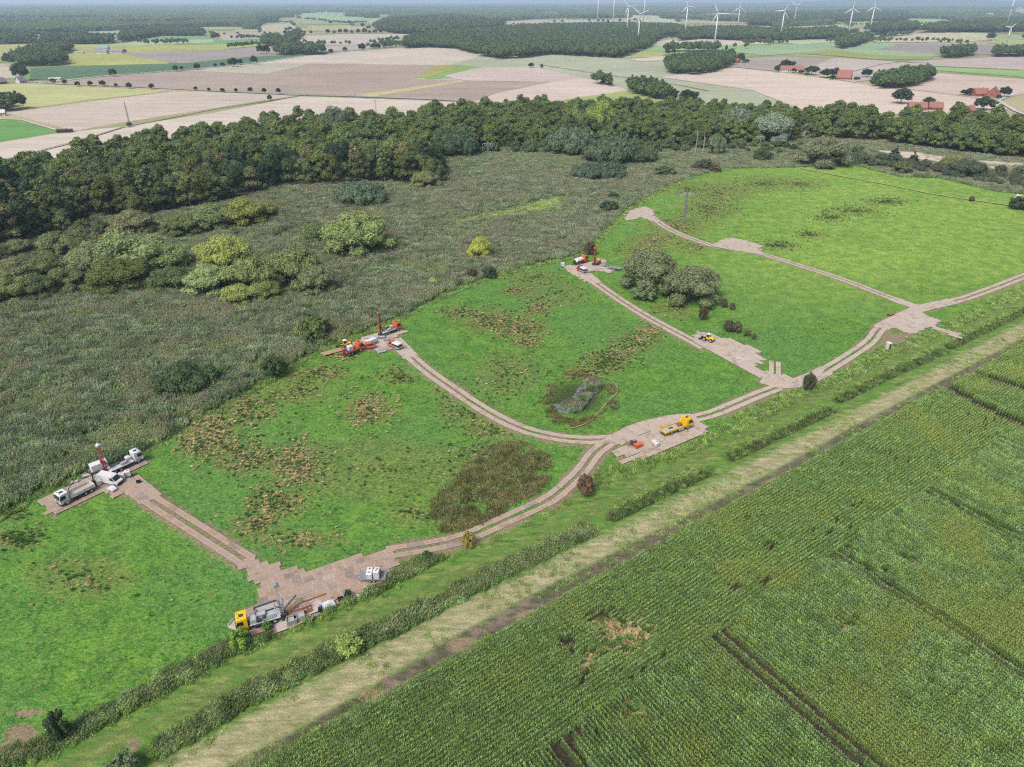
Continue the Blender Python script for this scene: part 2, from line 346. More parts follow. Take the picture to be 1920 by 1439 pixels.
def ground_mat():
    m = N('meadow_and_verges'); v = m.pos()
    s1 = m.n('SeparateColor'); m.l(m.attr('m1', 'Color'), s1.inputs[0]); s2 = m.n('SeparateColor'); m.l(m.attr('m2', 'Color'), s2.inputs[0])
    a1 = m.attr('m1', 'Alpha'); a2 = m.attr('m2', 'Alpha')
    big = m.noise(v, .025, 3); mid = m.noise(v, .22, 4, .65, .4); fin = m.noise(m.map(v, (1, 1.6, 1), -R(35)), 1.3, 4, .7); spk = m.noise(v, 4.5, 2, .6)
    stre = m.noise(m.map(v, (.5, 1.7, 1), -R(35.3)), .5, 5, .72)
    def th(mask, k=.7, sh=6., nz=None):  # noisy sharp edge
        a = m.math('ADD', mask, m.math('MULTIPLY', m.math('SUBTRACT', nz or fin, .5), k)); return m.mr(a, .5 - .5 / sh, .5 + .5 / sh)
    K = .53
    g = m.mix(m.mr(mid, .36, .64), C(66, 124, 40, K), C(112, 166, 52, K))
    g = m.mix(m.mr(big, .42, .62, 0, .6), g, C(84, 142, 72, K))
    g = m.mix(m.mr(fin, .5, .7, 0, .8), g, C(150, 188, 92, K))
    g = m.mix(m.mr(fin, .48, .3, 0, .85), g, C(40, 84, 36, K))
    g = m.mix(m.mr(spk, .56, .7, 0, .6), g, C(172, 184, 120, K)); g = m.mix(m.mr(spk, .44, .3, 0, .75), g, C(38, 80, 36, K))
    g = m.mix(m.mr(m.noise(v, .7, 5, .75, .3), .54, .66, 0, .65), g, C(128, 138, 76, K)); g = m.mix(m.mr(m.noise(m.map(v, (1, 1, 1), 0, (40, 9, 0)), .55, 5, .75), .56, .68, 0, .6), g, C(48, 92, 40, K))
    y = m.mix(m.mr(mid, .4, .62), C(122, 164, 66, K), C(164, 190, 88, K)); y = m.mix(m.mr(fin, .5, .3, 0, .7), y, C(76, 124, 46, K))
    g = m.mix(m.math('MULTIPLY', s2.outputs[1], m.mr(big, .3, .55, .6, 1)), g, y)
    rg = m.mix(m.mr(fin, .42, .6), C(84, 108, 50, K), C(160, 148, 96, K)); g = m.mix(m.math('MULTIPLY', th(s2.outputs[0], 1.5, 2), .4), g, rg)
    vg = m.mix(m.mr(stre, .38, .62), C(82, 120, 54, K), C(150, 168, 90, K)); vg = m.mix(m.mr(mid, .45, .65, 0, .8), vg, C(96, 150, 58, K)); vg = m.mix(m.mr(spk, .45, .32, 0, .6), vg, C(58, 90, 40, K))
    g = m.mix(th(a2, .5), g, vg)
    rt = m.mix(m.mr(fin, .4, .6), C(112, 108, 68, K), C(128, 134, 84, K)); g = m.mix(m.math('MULTIPLY', th(a1, .9, 2.5), .85), g, rt)
    dr = m.mix(m.mr(stre, .35, .65), C(146, 150, 104, .5), C(206, 196, 156, .52)); dr = m.mix(m.mr(mid, .5, .68, 0, .6), dr, C(134, 152, 86, .5)); dr = m.mix(m.mr(spk, .5, .3, 0, .5), dr, C(128, 124, 78, .5))
    g = m.mix(th(s1.outputs[1], .5, 3, stre), g, dr)
    er = m.mix(m.mr(mid, .4, .6), C(112, 106, 86, .48), C(146, 132, 118, .48)); er = m.mix(m.mr(stre, .48, .6, 0, .8), er, C(84, 104, 60, .45)); er = m.mix(m.mr(fin, .45, .3, 0, .7), er, C(84, 80, 64, .5)); er = m.mix(m.mr(mid, .56, .66, 0, .6), er, C(166, 138, 124, .5)); er = m.mix(m.attr('msoil_shade'), er, m.mix(m.mr(fin, .4, .6), C(58, 52, 42, .6), C(86, 78, 62, .6)))  # soil under the maize painted darker, as shade between rows and in wheel gaps
    g = m.mix(th(s1.outputs[2], .9, 3.5, stre), g, er)
    ba = m.mix(m.mr(fin, .35, .65), C(140, 124, 96, .5), C(172, 154, 128, .5)); g = m.mix(th(s2.outputs[2], 1.1, 3), g, ba)
    ma = m.mix(m.mr(mid, .35, .65), C(80, 96, 58), C(108, 118, 80)); g = m.mix(th(s1.outputs[0], .5), g, ma)
    po = m.mix(m.mr(fin, .4, .6), C(58, 62, 44, .4), C(88, 98, 58, .4)); g = m.mix(m.math('MULTIPLY', m.attr('pond'), .85), g, po)
    h = m.math('ADD', fin, m.math('MULTIPLY', spk, .5))
    return m.surf(g, .95, 0, m.bump(h, .9, .22), .15)
def far_mat():
    m = N('far_country'); v = m.pos()
    big = m.noise(v, .0012, 3, .6); md = m.noise(v, .01, 4)
    c = m.mix(m.mr(big, .42, .5), C(126, 146, 92), C(176, 168, 132)); c = m.mix(m.mr(big, .58, .6), c, C(110, 150, 90))
    c = m.mix(m.mr(md, .4, .7, 0, .4), c, C(112, 120, 84))
    return m.surf(c, 1, 0, None, .1)

# fields, as thin sheets on the ground sheet ------------------------------------------------
_fm = {}
def field_mat(rgb, rows, ang):
    k = (rgb, rows, round(ang, 1))
    if k in _fm: return _fm[k]
    m = N('field_surface'); v = m.pos()
    big = m.noise(v, .006, 3, .6); md = m.noise(v, .07, 4, .6); st = m.noise(m.map(v, (.02, .35, 1), -ang), 1.0, 3, .7)
    c0 = C(*rgb); dk = tuple(x * .78 for x in c0[:3]) + (1,); lt = tuple(min(1, x * 1.16) for x in c0[:3]) + (1,)
    c = m.mix(m.mr(big, .35, .65), dk, lt); c = m.mix(m.mr(st, .38, .6, 0, .8 if rows else .3), c, tuple(x * f for x, f in zip(c0[:3], (.72, .75, .7))) + (1,))
    c = m.mix(m.mr(md, .45, .7, 0, .4), c, tuple(x * f for x, f in zip(c0[:3], (1.02, 1.12, .86))) + (1,))
    st2 = m.noise(m.map(v, (.004, .09, 1), -ang), 1.0, 2, .5); c = m.mix(m.mr(st2, .42, .58, 0, .35 if rows else .1), c, lt)
    sp = m.noise(v, .025, 5, .7); c = m.mix(m.mr(sp, .55, .7, 0, .35), c, tuple(x * f for x, f in zip(c0[:3], (.86, .92, .8))) + (1,))
    fi = m.noise(v, .5, 3, .7); c = m.mix(m.mr(fi, .42, .62, 0, .25), c, dk)
    _fm[k] = m.surf(c, 1, 0, m.bump(fi, .5, .3), .1); return _fm[k]
_fz = [0]
def sheet(name, pts, rgb, rows=1, ang=None, jag=.0, mat=None, world=False, z=None):
    L = list(pts) if world else W(pts)
    if ang is None:
        e = max(zip(L, L[1:] + L[:1]), key=lambda s: math.dist(*s)); ang = math.atan2(e[1][1] - e[0][1], e[1][0] - e[0][0])
    if jag:
        o = []
        for a, b in zip(L, L[1:] + L[:1]):
            n = max(1, int(math.dist(a, b) / (jag * 4))); n = min(n, 60)
            for i in range(n):
                t = i / n; o.append((a[0] + (b[0] - a[0]) * t + random.uniform(-jag, jag), a[1] + (b[1] - a[1]) * t + random.uniform(-jag, jag)))
        L = o
    if z is None: _fz[0] += 1; z = .03 + _fz[0] * .012
    me = bpy.data.meshes.new(name); me.from_pydata([(x, y, z) for x, y in L], [], [tuple(range(len(L)))]); me.update()
    me.materials.append(mat or field_mat(rgb, rows, ang)); return link(name, me, kind='structure')
def ribbon(name, line, half, rgb, z=None, mat=None):
    L = W(line); Q = []
    for a, b in zip(L[:-1], L[1:]):
        n = max(1, int(math.dist(a, b) / 12))
        Q += [(a[0] + (b[0] - a[0]) * i / n, a[1] + (b[1] - a[1]) * i / n) for i in range(n)]
    Q.append(L[-1]); A = off_line(Q, half); B = off_line(Q, -half)
    if z is None: _fz[0] += 1; z = .03 + _fz[0] * .012
    V = [(x, y, z) for x, y in A + B]; n = len(A)
    me = bpy.data.meshes.new(name); me.from_pydata(V, [], [(i, n + i, n + i + 1, i + 1) for i in range(n - 1)]); me.update()
    me.materials.append(mat or field_mat(rgb, 0, 0)); return link(name, me, kind='structure')
PINK, BRN, GRN = (206,194,180), (172,156,150), (112,180,98)
FIELDS = [
 ((172,178,152),[(700,130),(850,108),(905,103),(1030,104),(1250,106),(1290,126),(1420,150),(1520,205),(1300,215),(1180,185),(1060,190),(900,190)]),
 ((206,194,182),[(-260,440),(0,268),(110,250),(240,237),(400,212),(500,193),(560,181),(800,189),(900,196),(960,230),(640,262),(250,305),(0,360),(-260,440)]),
 ((198,184,172),[(10,212),(160,192),(315,173),(420,174),(560,180),(500,188),(230,230),(140,246)]),
 ((186,188,134),[(-120,160),(60,158),(160,163),(315,172),(160,191),(60,205),(-40,210),(-160,205)]),
 ((110,156,90),[(-120,226),(30,226),(112,247),(0,266),(-120,285)]),
 ((172,156,146),[(110,155),(215,142),(340,134),(420,124),(520,117),(640,120),(770,124),(815,124),(775,148),(870,152),(700,180),(560,177),(330,166),(200,160)]),
 ((186,182,164),[(352,133),(420,125),(470,119),(592,117),(500,139)]),
 ((200,188,176),[(475,120),(560,107),(640,98),(770,88),(850,88),(905,104),(845,122),(770,124),(640,120),(520,118)]),
 ((94,124,94),[(55,152),(58,128),(130,124),(320,119),(470,107),(560,103),(640,97),(560,106),(470,119),(340,132),(200,141),(110,151)]),
 ((172,176,106),[(112,108),(140,101),(230,101),(320,117),(315,120),(130,124)]),
 ((162,154,148),[(225,101),(380,96),(500,86),(560,92),(600,98),(480,106),(345,119),(318,118)]),
 ((170,174,104),[(150,92),(230,84),(400,84),(500,82),(500,86),(380,96),(240,98)]),
 ((120,164,112),[(255,80),(290,70),(400,66),(400,74),(500,74),(500,82),(400,84)]),
 ((170,182,144),[(200,86),(240,78),(400,74),(400,80),(300,85)]),
 ((164,176,146),[(30,74),(110,61),(290,56),(300,60),(230,66),(200,73),(80,74)]),
 ((174,178,118),[(-60,86),(60,84),(210,84),(150,98),(60,106),(-60,108)]),
 ((196,186,170),[(-60,120),(34,120),(36,147),(-60,148)]),
 ((196,184,174),[(556,86),(570,68),(640,64),(790,64),(770,74),(690,84)]),
 ((164,176,140),[(690,84),(720,72),(780,66),(770,86)]),
 ((180,168,160),[(560,88),(690,85),(765,86),(640,96),(570,98)]),
 ((186,182,152),[(488,64),(485,50),(500,46),(545,44),(560,56),(520,62)]),
 ((180,172,156),[(400,70),(440,62),(520,62),(500,74),(420,76)]),
 ((160,184,136),[(556,26),(600,23),(650,24),(660,32),(735,36),(735,42),(650,46),(600,40),(560,36)]),
 ((176,178,130),[(575,50),(640,48),(700,48),(690,56),(590,58)]),
 ((156,140,142),[(655,44),(720,42),(705,50),(660,50)]),
 ((164,164,98),[(775,147),(815,124),(862,122),(850,131),(800,146)]),
 ((134,168,94),[(795,149),(850,131),(862,123),(905,126),(840,147)]),
 ((196,180,174),[(832,143),(900,127),(1000,126),(1100,148),(1060,155),(870,152)]),
 ((172,156,144),[(690,182),(870,153),(1060,155),(1030,172),(900,192)]),
 ((206,190,180),[(880,195),(930,176),(1040,154),(1100,148),(1180,170),(1060,190)]),
 ((192,186,134),[(664,180),(862,152),(872,153),(700,182)]),
 ((162,172,108),[(1055,188),(1175,171),(1260,189),(1200,204),(1110,203)]),
 ((210,194,180),[(1240,146),(1290,138),(1380,128),(1480,139),(1600,156),(1700,168),(1870,190),(1890,206),(1780,220),(1500,206),(1410,170)]),
 ((204,184,172),[(1690,168),(1760,138),(1930,150),(2050,158),(2050,178),(1920,176),(1870,190)]),
 ((150,180,116),[(1738,126),(1930,134),(2050,140),(2050,150),(1930,146),(1745,132)]),
 ((170,158,150),[(1370,126),(1400,110),(1470,106),(1560,112),(1500,137),(1440,133)]),
 ((190,178,170),[(1500,137),(1560,110),(1650,114),(1740,121),(1700,140),(1640,150),(1600,155)]),
 ((186,172,166),[(1700,116),(1920,105),(2050,108),(2050,138),(1920,132),(1740,124)]),
 ((150,160,98),[(1500,101),(1560,93),(1760,101),(1740,113),(1640,112)]),
 ((152,178,138),[(1365,96),(1400,84),(1500,84),(1660,80),(1710,92),(1770,107),(1640,104),(1560,93),(1500,101),(1430,105)]),
 ((202,188,176),[(1215,84),(1240,76),(1300,73),(1440,78),(1445,83),(1330,88),(1220,90)]),
 ((150,178,118),[(1215,84),(1262,88),(1330,88),(1445,83),(1400,92),(1390,100),(1300,98),(1230,104),(1180,108),(1210,92)]),
 ((176,178,118),[(1170,110),(1210,98),(1250,100),(1240,107)]),
 ((206,194,180),[(1178,112),(1240,106),(1258,108),(1255,114),(1200,116)]),
 ((156,146,144),[(1640,94),(1700,82),(1920,86),(2050,88),(2050,102),(1800,104),(1770,102)]),
 ((196,190,158),[(1630,76),(1720,64),(1800,61),(1850,64),(1870,74),(1800,80),(1640,80)]),
 ((180,190,150),[(1440,78),(1500,76),(1570,70),(1570,80),(1500,84)]),
 ((186,178,164),[(1590,64),(1640,54),(1720,56),(1700,66),(1640,70)]),
 ((158,182,122),[(1850,82),(1870,74),(1960,76),(2050,80),(2050,86),(1920,84)]),
 ((184,184,150),[(1450,54),(1500,50),(1590,46),(1600,52),(1500,60)]),
 ((162,186,128),[(1555,40),(1600,34),(1780,36),(1790,46),(1650,50),(1560,48)]),
 ((200,188,158),[(1826,26),(1870,24),(1880,34),(1850,36),(1830,32)]),
 ((186,166,160),[(1880,18),(1930,16),(2000,18),(2000,28),(1900,32)]),
 ((188,178,160),[(940,42),(1000,38),(1060,40),(1050,46),(1000,50),(950,48)]),
 ((182,184,156),[(1040,38),(1160,38),(1270,36),(1270,44),(1200,46),(1060,50),(1040,46)]),
 ((196,186,168),[(975,24),(1030,22),(1060,26),(1070,34),(1050,38),(1040,30),(980,28)]),
 ((190,184,150),[(1290,28),(1370,24),(1400,28),(1360,34),(1300,34)]),
 ((186,190,160),[(1160,28),(1230,30),(1280,44),(1200,44)]),
 ((158,190,130),[(1490,27),(1520,25),(1560,26),(1555,30),(1500,32)])]
# ================================================================== STEEL-PLATE ROADS AND PADS
LANES = {  # two-lane plate tracks: centre lines in photo px
 'south_west': [(288,941),(364,989),(455,1047)],
 'lower': [(744,1034),(820,1022),(870,1010),(929,984),(985,958),(1030,938),(1060,913),(1090,885),(1115,849),(1140,831),(1162,822)],
 'middle': [(773,672),(806,700),(847,728),(893,760),(940,787),(973,802),(1007,813),(1057,823),(1110,826),(1160,822)],
 'north_east': [(1302,785),(1340,775),(1380,758),(1430,737),(1466,724)],
 'third': [(1120,533),(1173,570),(1223,600),(1280,630),(1318,651)],
 'bend': [(1545,697),(1597,665),(1632,641),(1645,622),(1657,609),(1680,598)],
 'upper': [(1228,412),(1250,428),(1285,444),(1336,461)],
 'far_branch': [(1428,476),(1500,498),(1580,524),(1650,551),(1682,563)],
 'east': [(1790,564),(1813,559),(1880,534),(1930,514),(2050,470)]}
WIDE = [[(247,906),(288,941)], [(742,640),(773,672)], [(1162,822),(1195,804),(1234,794),(1265,787),(1302,785)],
 [(1100,516),(1120,533)], [(1682,563),(1705,572),(1727,578)], [(1657,612),(1690,594),(1727,578),(1760,571),(1790,564)], [(1440,715),(1470,722),(1505,716),(1545,697)]]
PADS = [  # (heading line, polygon)
 ([(63,941),(240,860)], [(63,941),(97,968),(197,921),(215,933),(240,922),(262,935),(290,925),(253,895),(240,888),(280,864),(268,856),(209,873)]),
 ([(520,1120),(745,1040)], [(449,1048),(468,1038),(491,1055),(503,1051),(528,1065),(569,1064),(574,1069),(656,1046),(742,1030),(747,1050),(728,1088),(657,1122),(597,1149),(553,1172),(516,1188),(461,1194),(438,1184),(438,1165),(457,1150),(456,1142),(491,1131),(484,1092),(461,1074)]),
 ([(660,641),(750,615)], [(660,641),(712,624),(750,611),(762,621),(745,631),(731,637),(748,648),(724,658),(698,655),(650,664),(640,656)]),
 ([(1075,499),(1131,487)], [(1057,499),(1075,498),(1106,492),(1131,486),(1139,490),(1124,498),(1161,506),(1143,511),(1113,506),(1102,512),(1112,522),(1098,528),(1072,511)]),
 ([(1162,862),(1300,805)], [(1150,848),(1176,831),(1240,800),(1304,789),(1328,806),(1250,843),(1206,858),(1202,852),(1213,843),(1157,860)]),
 ([(1162,862),(1300,805)], [(1161,863),(1169,870),(1210,853),(1204,846)]),
 ([(1301,630),(1440,705)], [(1301,626),(1315,621),(1337,628),(1356,637),(1368,633),(1428,661),(1417,666),(1436,675),(1411,686),(1432,697),(1478,703),(1500,716),(1470,728),(1449,719),(1375,682),(1306,644)]),
 ([(1443,700),(1443,678)], [(1442,678),(1450,678),(1451,702),(1443,700)]), ([(1459,700),(1459,679)], [(1455,679),(1463,679),(1464,706),(1456,704)]),
 ([(1180,405),(1225,398)], [(1172,409),(1181,396),(1206,387),(1224,393),(1226,404),(1238,416),(1226,416),(1205,408),(1178,413)]),
 ([(1340,458),(1430,476)], [(1333,458),(1357,450),(1377,446),(1432,461),(1424,470),(1430,479),(1407,475),(1340,463)]),
 ([(1670,612),(1760,600)], [(1670,612),(1690,594),(1723,586),(1762,602),(1753,611),(1734,617),(1711,626)]),
 ([(1744,617),(1796,632)], [(1742,614),(1750,611),(1806,629),(1797,634)])]
def near_line(P, L, half): return lmask(P, W(L), half, .6)
def ROADMASK(P):
    r = np.zeros(len(P))
    for L in list(LANES.values()) + WIDE: r = np.maximum(r, near_line(P, L, 2.9))
    for _, pg in PADS: r = np.maximum(r, pmask(P, W(pg), .8))
    return r
DUST = [(575,1140,70,26,.75),(610,1085,20,8,.6),(480,1070,12,8,.5),(520,1170,40,16,.8),(205,900,40,20,.35),(715,640,30,14,.55),(1390,672,40,10,.6),(1720,600,40,14,.55),(1100,505,30,10,.4),(1235,830,30,12,.4)]
def plate_mat():
    m = N('rusty_steel_plate'); v = m.pos(); uu = m.math('ABSOLUTE', m.attr('pu')); vv = m.math('ABSOLUTE', m.attr('pv')); rnd = m.attr('rnd'); dust = m.attr('dust'); pale = m.attr('pale')
    n1 = m.noise(m.map(v, (.5, 1.6, 1), R(30)), .8, 4, .65); n2 = m.noise(v, 3.5, 3, .6)
    c = m.mix(m.mr(rnd, 0, 1), C(178, 152, 128), C(168, 156, 140)); c = m.mix(m.mr(rnd, .8, .9, 0, .8), c, C(128, 122, 118))
    c = m.mix(m.mr(n1, .42, .62, 0, .6), c, C(182, 156, 140)); c = m.mix(m.mr(n2, .55, .75, 0, .5), c, C(150, 96, 66))
    c = m.mix(m.mr(n1, .42, .3, 0, .5), c, C(120, 92, 80))
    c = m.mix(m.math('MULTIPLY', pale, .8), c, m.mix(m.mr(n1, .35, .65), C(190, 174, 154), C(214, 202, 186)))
    c = m.mix(m.math('MULTIPLY', m.mr(m.math('ADD', dust, m.math('SUBTRACT', n1, .5)), .3, .7), .85), c, C(206, 198, 190))
    rut = m.math('MULTIPLY', m.mr(m.math('ABSOLUTE', m.math('SUBTRACT', vv, .25)), .3, .1, 0, .45), m.mr(n1, .4, .6)); c = m.mix(rut, c, C(122, 108, 98))
    c = m.mix(m.math('MULTIPLY', m.mr(uu, .955, .985), .75), c, C(226, 212, 200)); c = m.mix(m.math('MULTIPLY', m.mr(vv, .86, .97), m.mr(n1, .35, .6, .25, .8)), c, C(84, 74, 66))
    mud = m.noise(v, .35, 4, .7); c = m.mix(m.mr(mud, .52, .66, 0, .6), c, C(128, 108, 84))
    return m.surf(c, m.mr(n2, .3, .7, .45, .75), .0, m.bump(n2, .3, .02), .4)
def plates(name, Q, label):             # Q: list of (cx, cy, ang, len, wid) -> one plate surface with real joints
    r = np.random.default_rng(abs(hash(name)) % 1000 if False else len(Q)); V = []; F = []; A = []
    for (cx, cy, a, l, wd) in Q:
        ca, sa = math.cos(a), math.sin(a); k = len(V); h = .05 + r.random() * .02; tl = (r.random(2) - .5) * .012
        for z in (-.1, 1):
            for sx, sy in ((-1, -1), (1, -1), (1, 1), (-1, 1)):
                x = sx * l / 2; y = sy * wd / 2
                V.append((cx + x * ca - y * sa, cy + x * sa + y * ca, -.1 if z < 0 else h + sx * tl[0] + sy * tl[1]))
        F += [(k + 4, k + 5, k + 6, k + 7)] + [(k + i, k + (i + 1) % 4, k + 4 + (i + 1) % 4, k + 4 + i) for i in range(4)]
        px, py = PX(cx, cy); d = 0
        for e in DUST: d = max(d, e[4] * max(0, 1 - ((px - e[0]) / e[2]) ** 2 - ((py - e[1]) / e[3]) ** 2))
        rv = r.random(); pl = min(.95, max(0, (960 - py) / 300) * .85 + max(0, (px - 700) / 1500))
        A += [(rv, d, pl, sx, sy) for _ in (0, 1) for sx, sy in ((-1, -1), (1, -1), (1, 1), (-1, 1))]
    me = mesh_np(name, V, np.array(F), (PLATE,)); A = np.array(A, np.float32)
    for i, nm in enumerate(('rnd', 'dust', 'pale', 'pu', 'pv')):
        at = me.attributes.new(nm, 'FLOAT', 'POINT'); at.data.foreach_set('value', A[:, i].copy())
    return link(name, me, kind='structure', label=label)
def along(L, step):
    o = []; acc = 0.
    for a, b in zip(L[:-1], L[1:]):
        d = math.dist(a, b); t = acc
        while t < d: o.append((a[0] + (b[0] - a[0]) * t / d, a[1] + (b[1] - a[1]) * t / d, math.atan2(b[1] - a[1], b[0] - a[0]))); t += step
        acc = t - d
    return o
def smooth_line(L, it=2):
    for _ in range(it):
        o = [L[0]]
        for a, b in zip(L[:-1], L[1:]): o += [(a[0] * .75 + b[0] * .25, a[1] * .75 + b[1] * .25), (a[0] * .25 + b[0] * .75, a[1] * .25 + b[1] * .75)]
        L = o + [L[-1]]
    return L
def build_roads():
    r = random.Random(4)
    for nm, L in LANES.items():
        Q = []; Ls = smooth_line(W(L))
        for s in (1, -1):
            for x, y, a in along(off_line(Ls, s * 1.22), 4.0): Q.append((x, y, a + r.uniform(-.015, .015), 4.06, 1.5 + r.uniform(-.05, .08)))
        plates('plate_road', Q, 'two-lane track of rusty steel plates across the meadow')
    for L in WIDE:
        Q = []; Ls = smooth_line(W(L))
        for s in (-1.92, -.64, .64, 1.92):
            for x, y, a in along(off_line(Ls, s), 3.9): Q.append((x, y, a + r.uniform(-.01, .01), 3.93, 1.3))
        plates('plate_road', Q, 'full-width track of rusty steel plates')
    for hl, pg in PADS:
        h = W(hl); a = math.atan2(h[1][1] - h[0][1], h[1][0] - h[0][0]); ca, sa = math.cos(a), math.sin(a)
        pw = np.array(W(pg)); u = pw @ np.array([ca, sa]); v = pw @ np.array([-sa, ca]); Q = []
        l, wd = 4.2, 1.42
        if u.max() - u.min() < 8: l = 2.6
        vv = v.min() + wd / 2; j = 0
        while vv < v.max():
            uu = u.min() + (l * .5) * r.choice((.3, .5, .8)); j += 1
            while uu < u.max() + l / 2:
                for q in (.25, -.25):       # half-plates give the stepped edge
                    x = (uu + q * l) * ca - vv * sa; y = (uu + q * l) * sa + vv * ca
                    if inside(np.array([[x, y]]), pw)[0]:
                        Q.append((x, y, a, l / 2 + (-.02 if q > 0 else .0), wd + .01))
                uu += l
            vv += wd
        if Q: plates('work_pad', Q, 'pad of rusty steel plates laid side by side')

# ================================================================== VEGETATION MESHES
def foliage(name, rgb, var=.5, obj_color=False, brown=None, k=1.0, tr=.25, streak=False):
    m = N(name); v = m.pos(); n1 = m.noise(m.map(v, (.3, 1.1, 1), -R(38)) if streak else v, .35, 3, .6); n2 = m.noise(v, 2.2, 2)
    oi = m.n('ObjectInfo')
    c = m.hsv(oi.outputs['Color'] if obj_color else C(*rgb, k), m.mr(oi.outputs['Random'], 0, 1, .485, .515), m.mr(oi.outputs['Random'], 0, 1, 1.08, .85), m.math('MULTIPLY', m.mr(n1, .3, .7, 1 - var * .45, 1 + var * .5), m.mr(m.math('FRACT', m.math('MULTIPLY', oi.outputs['Random'], 7.31)), 0, 1, *((.9, 1.1) if obj_color else (.75, 1.3)))))
    c = m.hsv(c, .5, 1., m.mr(n2, .3, .7, 1 - var * .35, 1 + var * .4))
    if brown: c = m.mix(m.mr(m.noise(v, .06, 3), .5, .64, 0, .8), c, C(*brown, k))
    return m.leaf(c, tr)
def leafquads(ctr, nrm, size, r):
    n = len(ctr); nrm = nrm / np.linalg.norm(nrm, axis=1, keepdims=True)
    a = np.cross(nrm, r.normal(size=(n, 3))); a /= np.linalg.norm(a, axis=1, keepdims=True) + 1e-9
    b = np.cross(nrm, a); s = (size * (.6 + .8 * r.random(n)))[:, None] / 2
    V = np.stack([ctr - a * s - b * s * .75, ctr + a * s - b * s * .75, ctr + a * s * .8 + b * s, ctr - a * s * .8 + b * s], 1).reshape(-1, 3)
    return V, np.arange(4 * n).reshape(n, 4)
_ico = None
def ico():
    global _ico
    if _ico is None:
        import bmesh
        bm = bmesh.new(); bmesh.ops.create_icosphere(bm, subdivisions=1, radius=1); bm.verts.ensure_lookup_table()
        _ico = (np.array([v.co[:] for v in bm.verts]), [tuple(x.index for x in f.verts) for f in bm.faces]); bm.free()
    return _ico
def crown_geo(clumps, dens, lsize, r, flat=1.0, core=.72, upbias=.25, q0=.72, q1=.36, jit=.5):
    Vs = []; Fs = []; k = 0; iv, jf = ico()
    for (x, y, z, rad, rz) in clumps:
        n = max(6, int(dens * rad * rad)); d = r.normal(size=(n, 3)); d /= np.linalg.norm(d, axis=1, keepdims=True)
        d[:, 2] = np.where(d[:, 2] < -.55, -d[:, 2], d[:, 2]); q = q0 + q1 * r.random(n)[:, None] ** .7
        c = np.array([x, y, z]) + d * q * np.array([rad, rad, rz])
        nr = d + r.normal(size=(n, 3)) * jit; nr[:, 2] += upbias
        v, f = leafquads(c, nr, lsize, r); Vs.append(v); Fs += [tuple(int(t) + k for t in ff) for ff in f]; k += len(v)
        v = iv * (1 + (r.random((len(iv), 1)) - .5) * .3) * np.array([rad, rad, rz]) * core + np.array([x, y, z])
        Vs.append(v); Fs += [tuple(t + k for t in ff) for ff in jf]; k += len(v)
    return np.vstack(Vs), Fs
def trunk_geo(h, r0, limbs, r, lean=0):
    mb = MB(); tx = r.normal() * lean; ty = r.normal() * lean
    mb.tube((0, 0, -.5), (tx * .5, ty * .5, h * .5), r0, r0 * .7, 7, False); mb.tube((tx * .5, ty * .5, h * .5), (tx, ty, h), r0 * .7, r0 * .3, 7)
    for (x, y, z) in limbs:
        t = .35 + .3 * r.random(); mb.tube((tx * t, ty * t, h * t), (x, y, z), r0 * .35, r0 * .1, 5)
    return mb
def ell_clumps(n, rx, ry, rz, zc, cr, r, top=True, rvar=.35):
    o = []; i = 0
    g = math.pi * (3 - 5 ** .5)
    for i in range(n):
        u = 1 - (i + .5) / n * (1.25 if top else 1.7); a = i * g + r.random() * .8; q = math.sqrt(max(0, 1 - u * u)); k = .72 + .3 * r.random()
        rr = cr * (1 + (r.random() - .5) * 2 * rvar); o.append((math.cos(a) * q * rx * k, math.sin(a) * q * ry * k, zc + u * rz * k, rr, rr * (.75 + .2 * r.random())))
    for _ in range(max(2, n // 6)): o.append((r.normal() * rx * .25, r.normal() * ry * .25, zc + r.normal() * rz * .2, cr * 1.5, cr * 1.3))
    return o
TREES = {}
def make_tree_kind(kind, nvar, f, leafmat, trunkmat):
    TREES[kind] = []
    for i in range(nvar):
        r = np.random.default_rng(100 * len(TREES) + i); clumps, dens, ls, h, r0, lim = f(r)
        V, F = crown_geo(clumps, dens, ls, r, **(dict(core=.78, q0=.78, q1=.36, jit=.55) if kind in ('willow', 'low') else {})); cm = mesh_np(kind + '_crown', V, F, (leafmat,))
        tm_ = trunk_geo(h, r0, lim, r, .3); t = bpy.data.meshes.new(kind + '_trunk'); t.from_pydata(tm_.v, [], tm_.f); t.update(); t.materials.append(trunkmat)
        TREES[kind].append((cm, t))
def f_broad(r):                         # billowing crown of unequal domes
    h = 12 + r.random() * 5; rx = 3.4 + r.random() * 1.7; cl = []
    for k in range(9):
        a = k * 2.4 + r.random(); u = k / 9; q = rx * .62 * math.sqrt(u) * (1 + .3 * r.random()); R0 = 1.7 + r.random() * 1.0 - .3 * u; z = h - R0 * .9 - u * h * .34 * (.6 + .8 * r.random())
        cl.append((q * math.cos(a), q * math.sin(a), z, R0, R0 * .85))
        for j in range(3):
            t = r.random() * 6.28; cl.append((q * math.cos(a) + R0 * .7 * math.cos(t), q * math.sin(a) + R0 * .7 * math.sin(t), z + R0 * (r.random() - .5), R0 * .5, R0 * .45))
    for k in range(9): a = k * .7; q = rx * (.7 + .25 * r.random()); cl.append((q * math.cos(a), q * math.sin(a), h * (.2 + .3 * r.random()), 1.5 + .5 * r.random(), 1.5))
    return cl, 24, .46, h * .75, .28, [(c[0] * .7, c[1] * .7, c[2]) for c in cl[:24:4]]
def f_tall(r):
    h = 19 + r.random() * 2; rx = 2.9
    cl = ell_clumps(28, rx, rx, h * .46, h * .52, 1.3, r, False); return cl, 26, .5, h * .8, .26, [(c[0] * .7, c[1] * .7, c[2]) for c in cl[:5]]
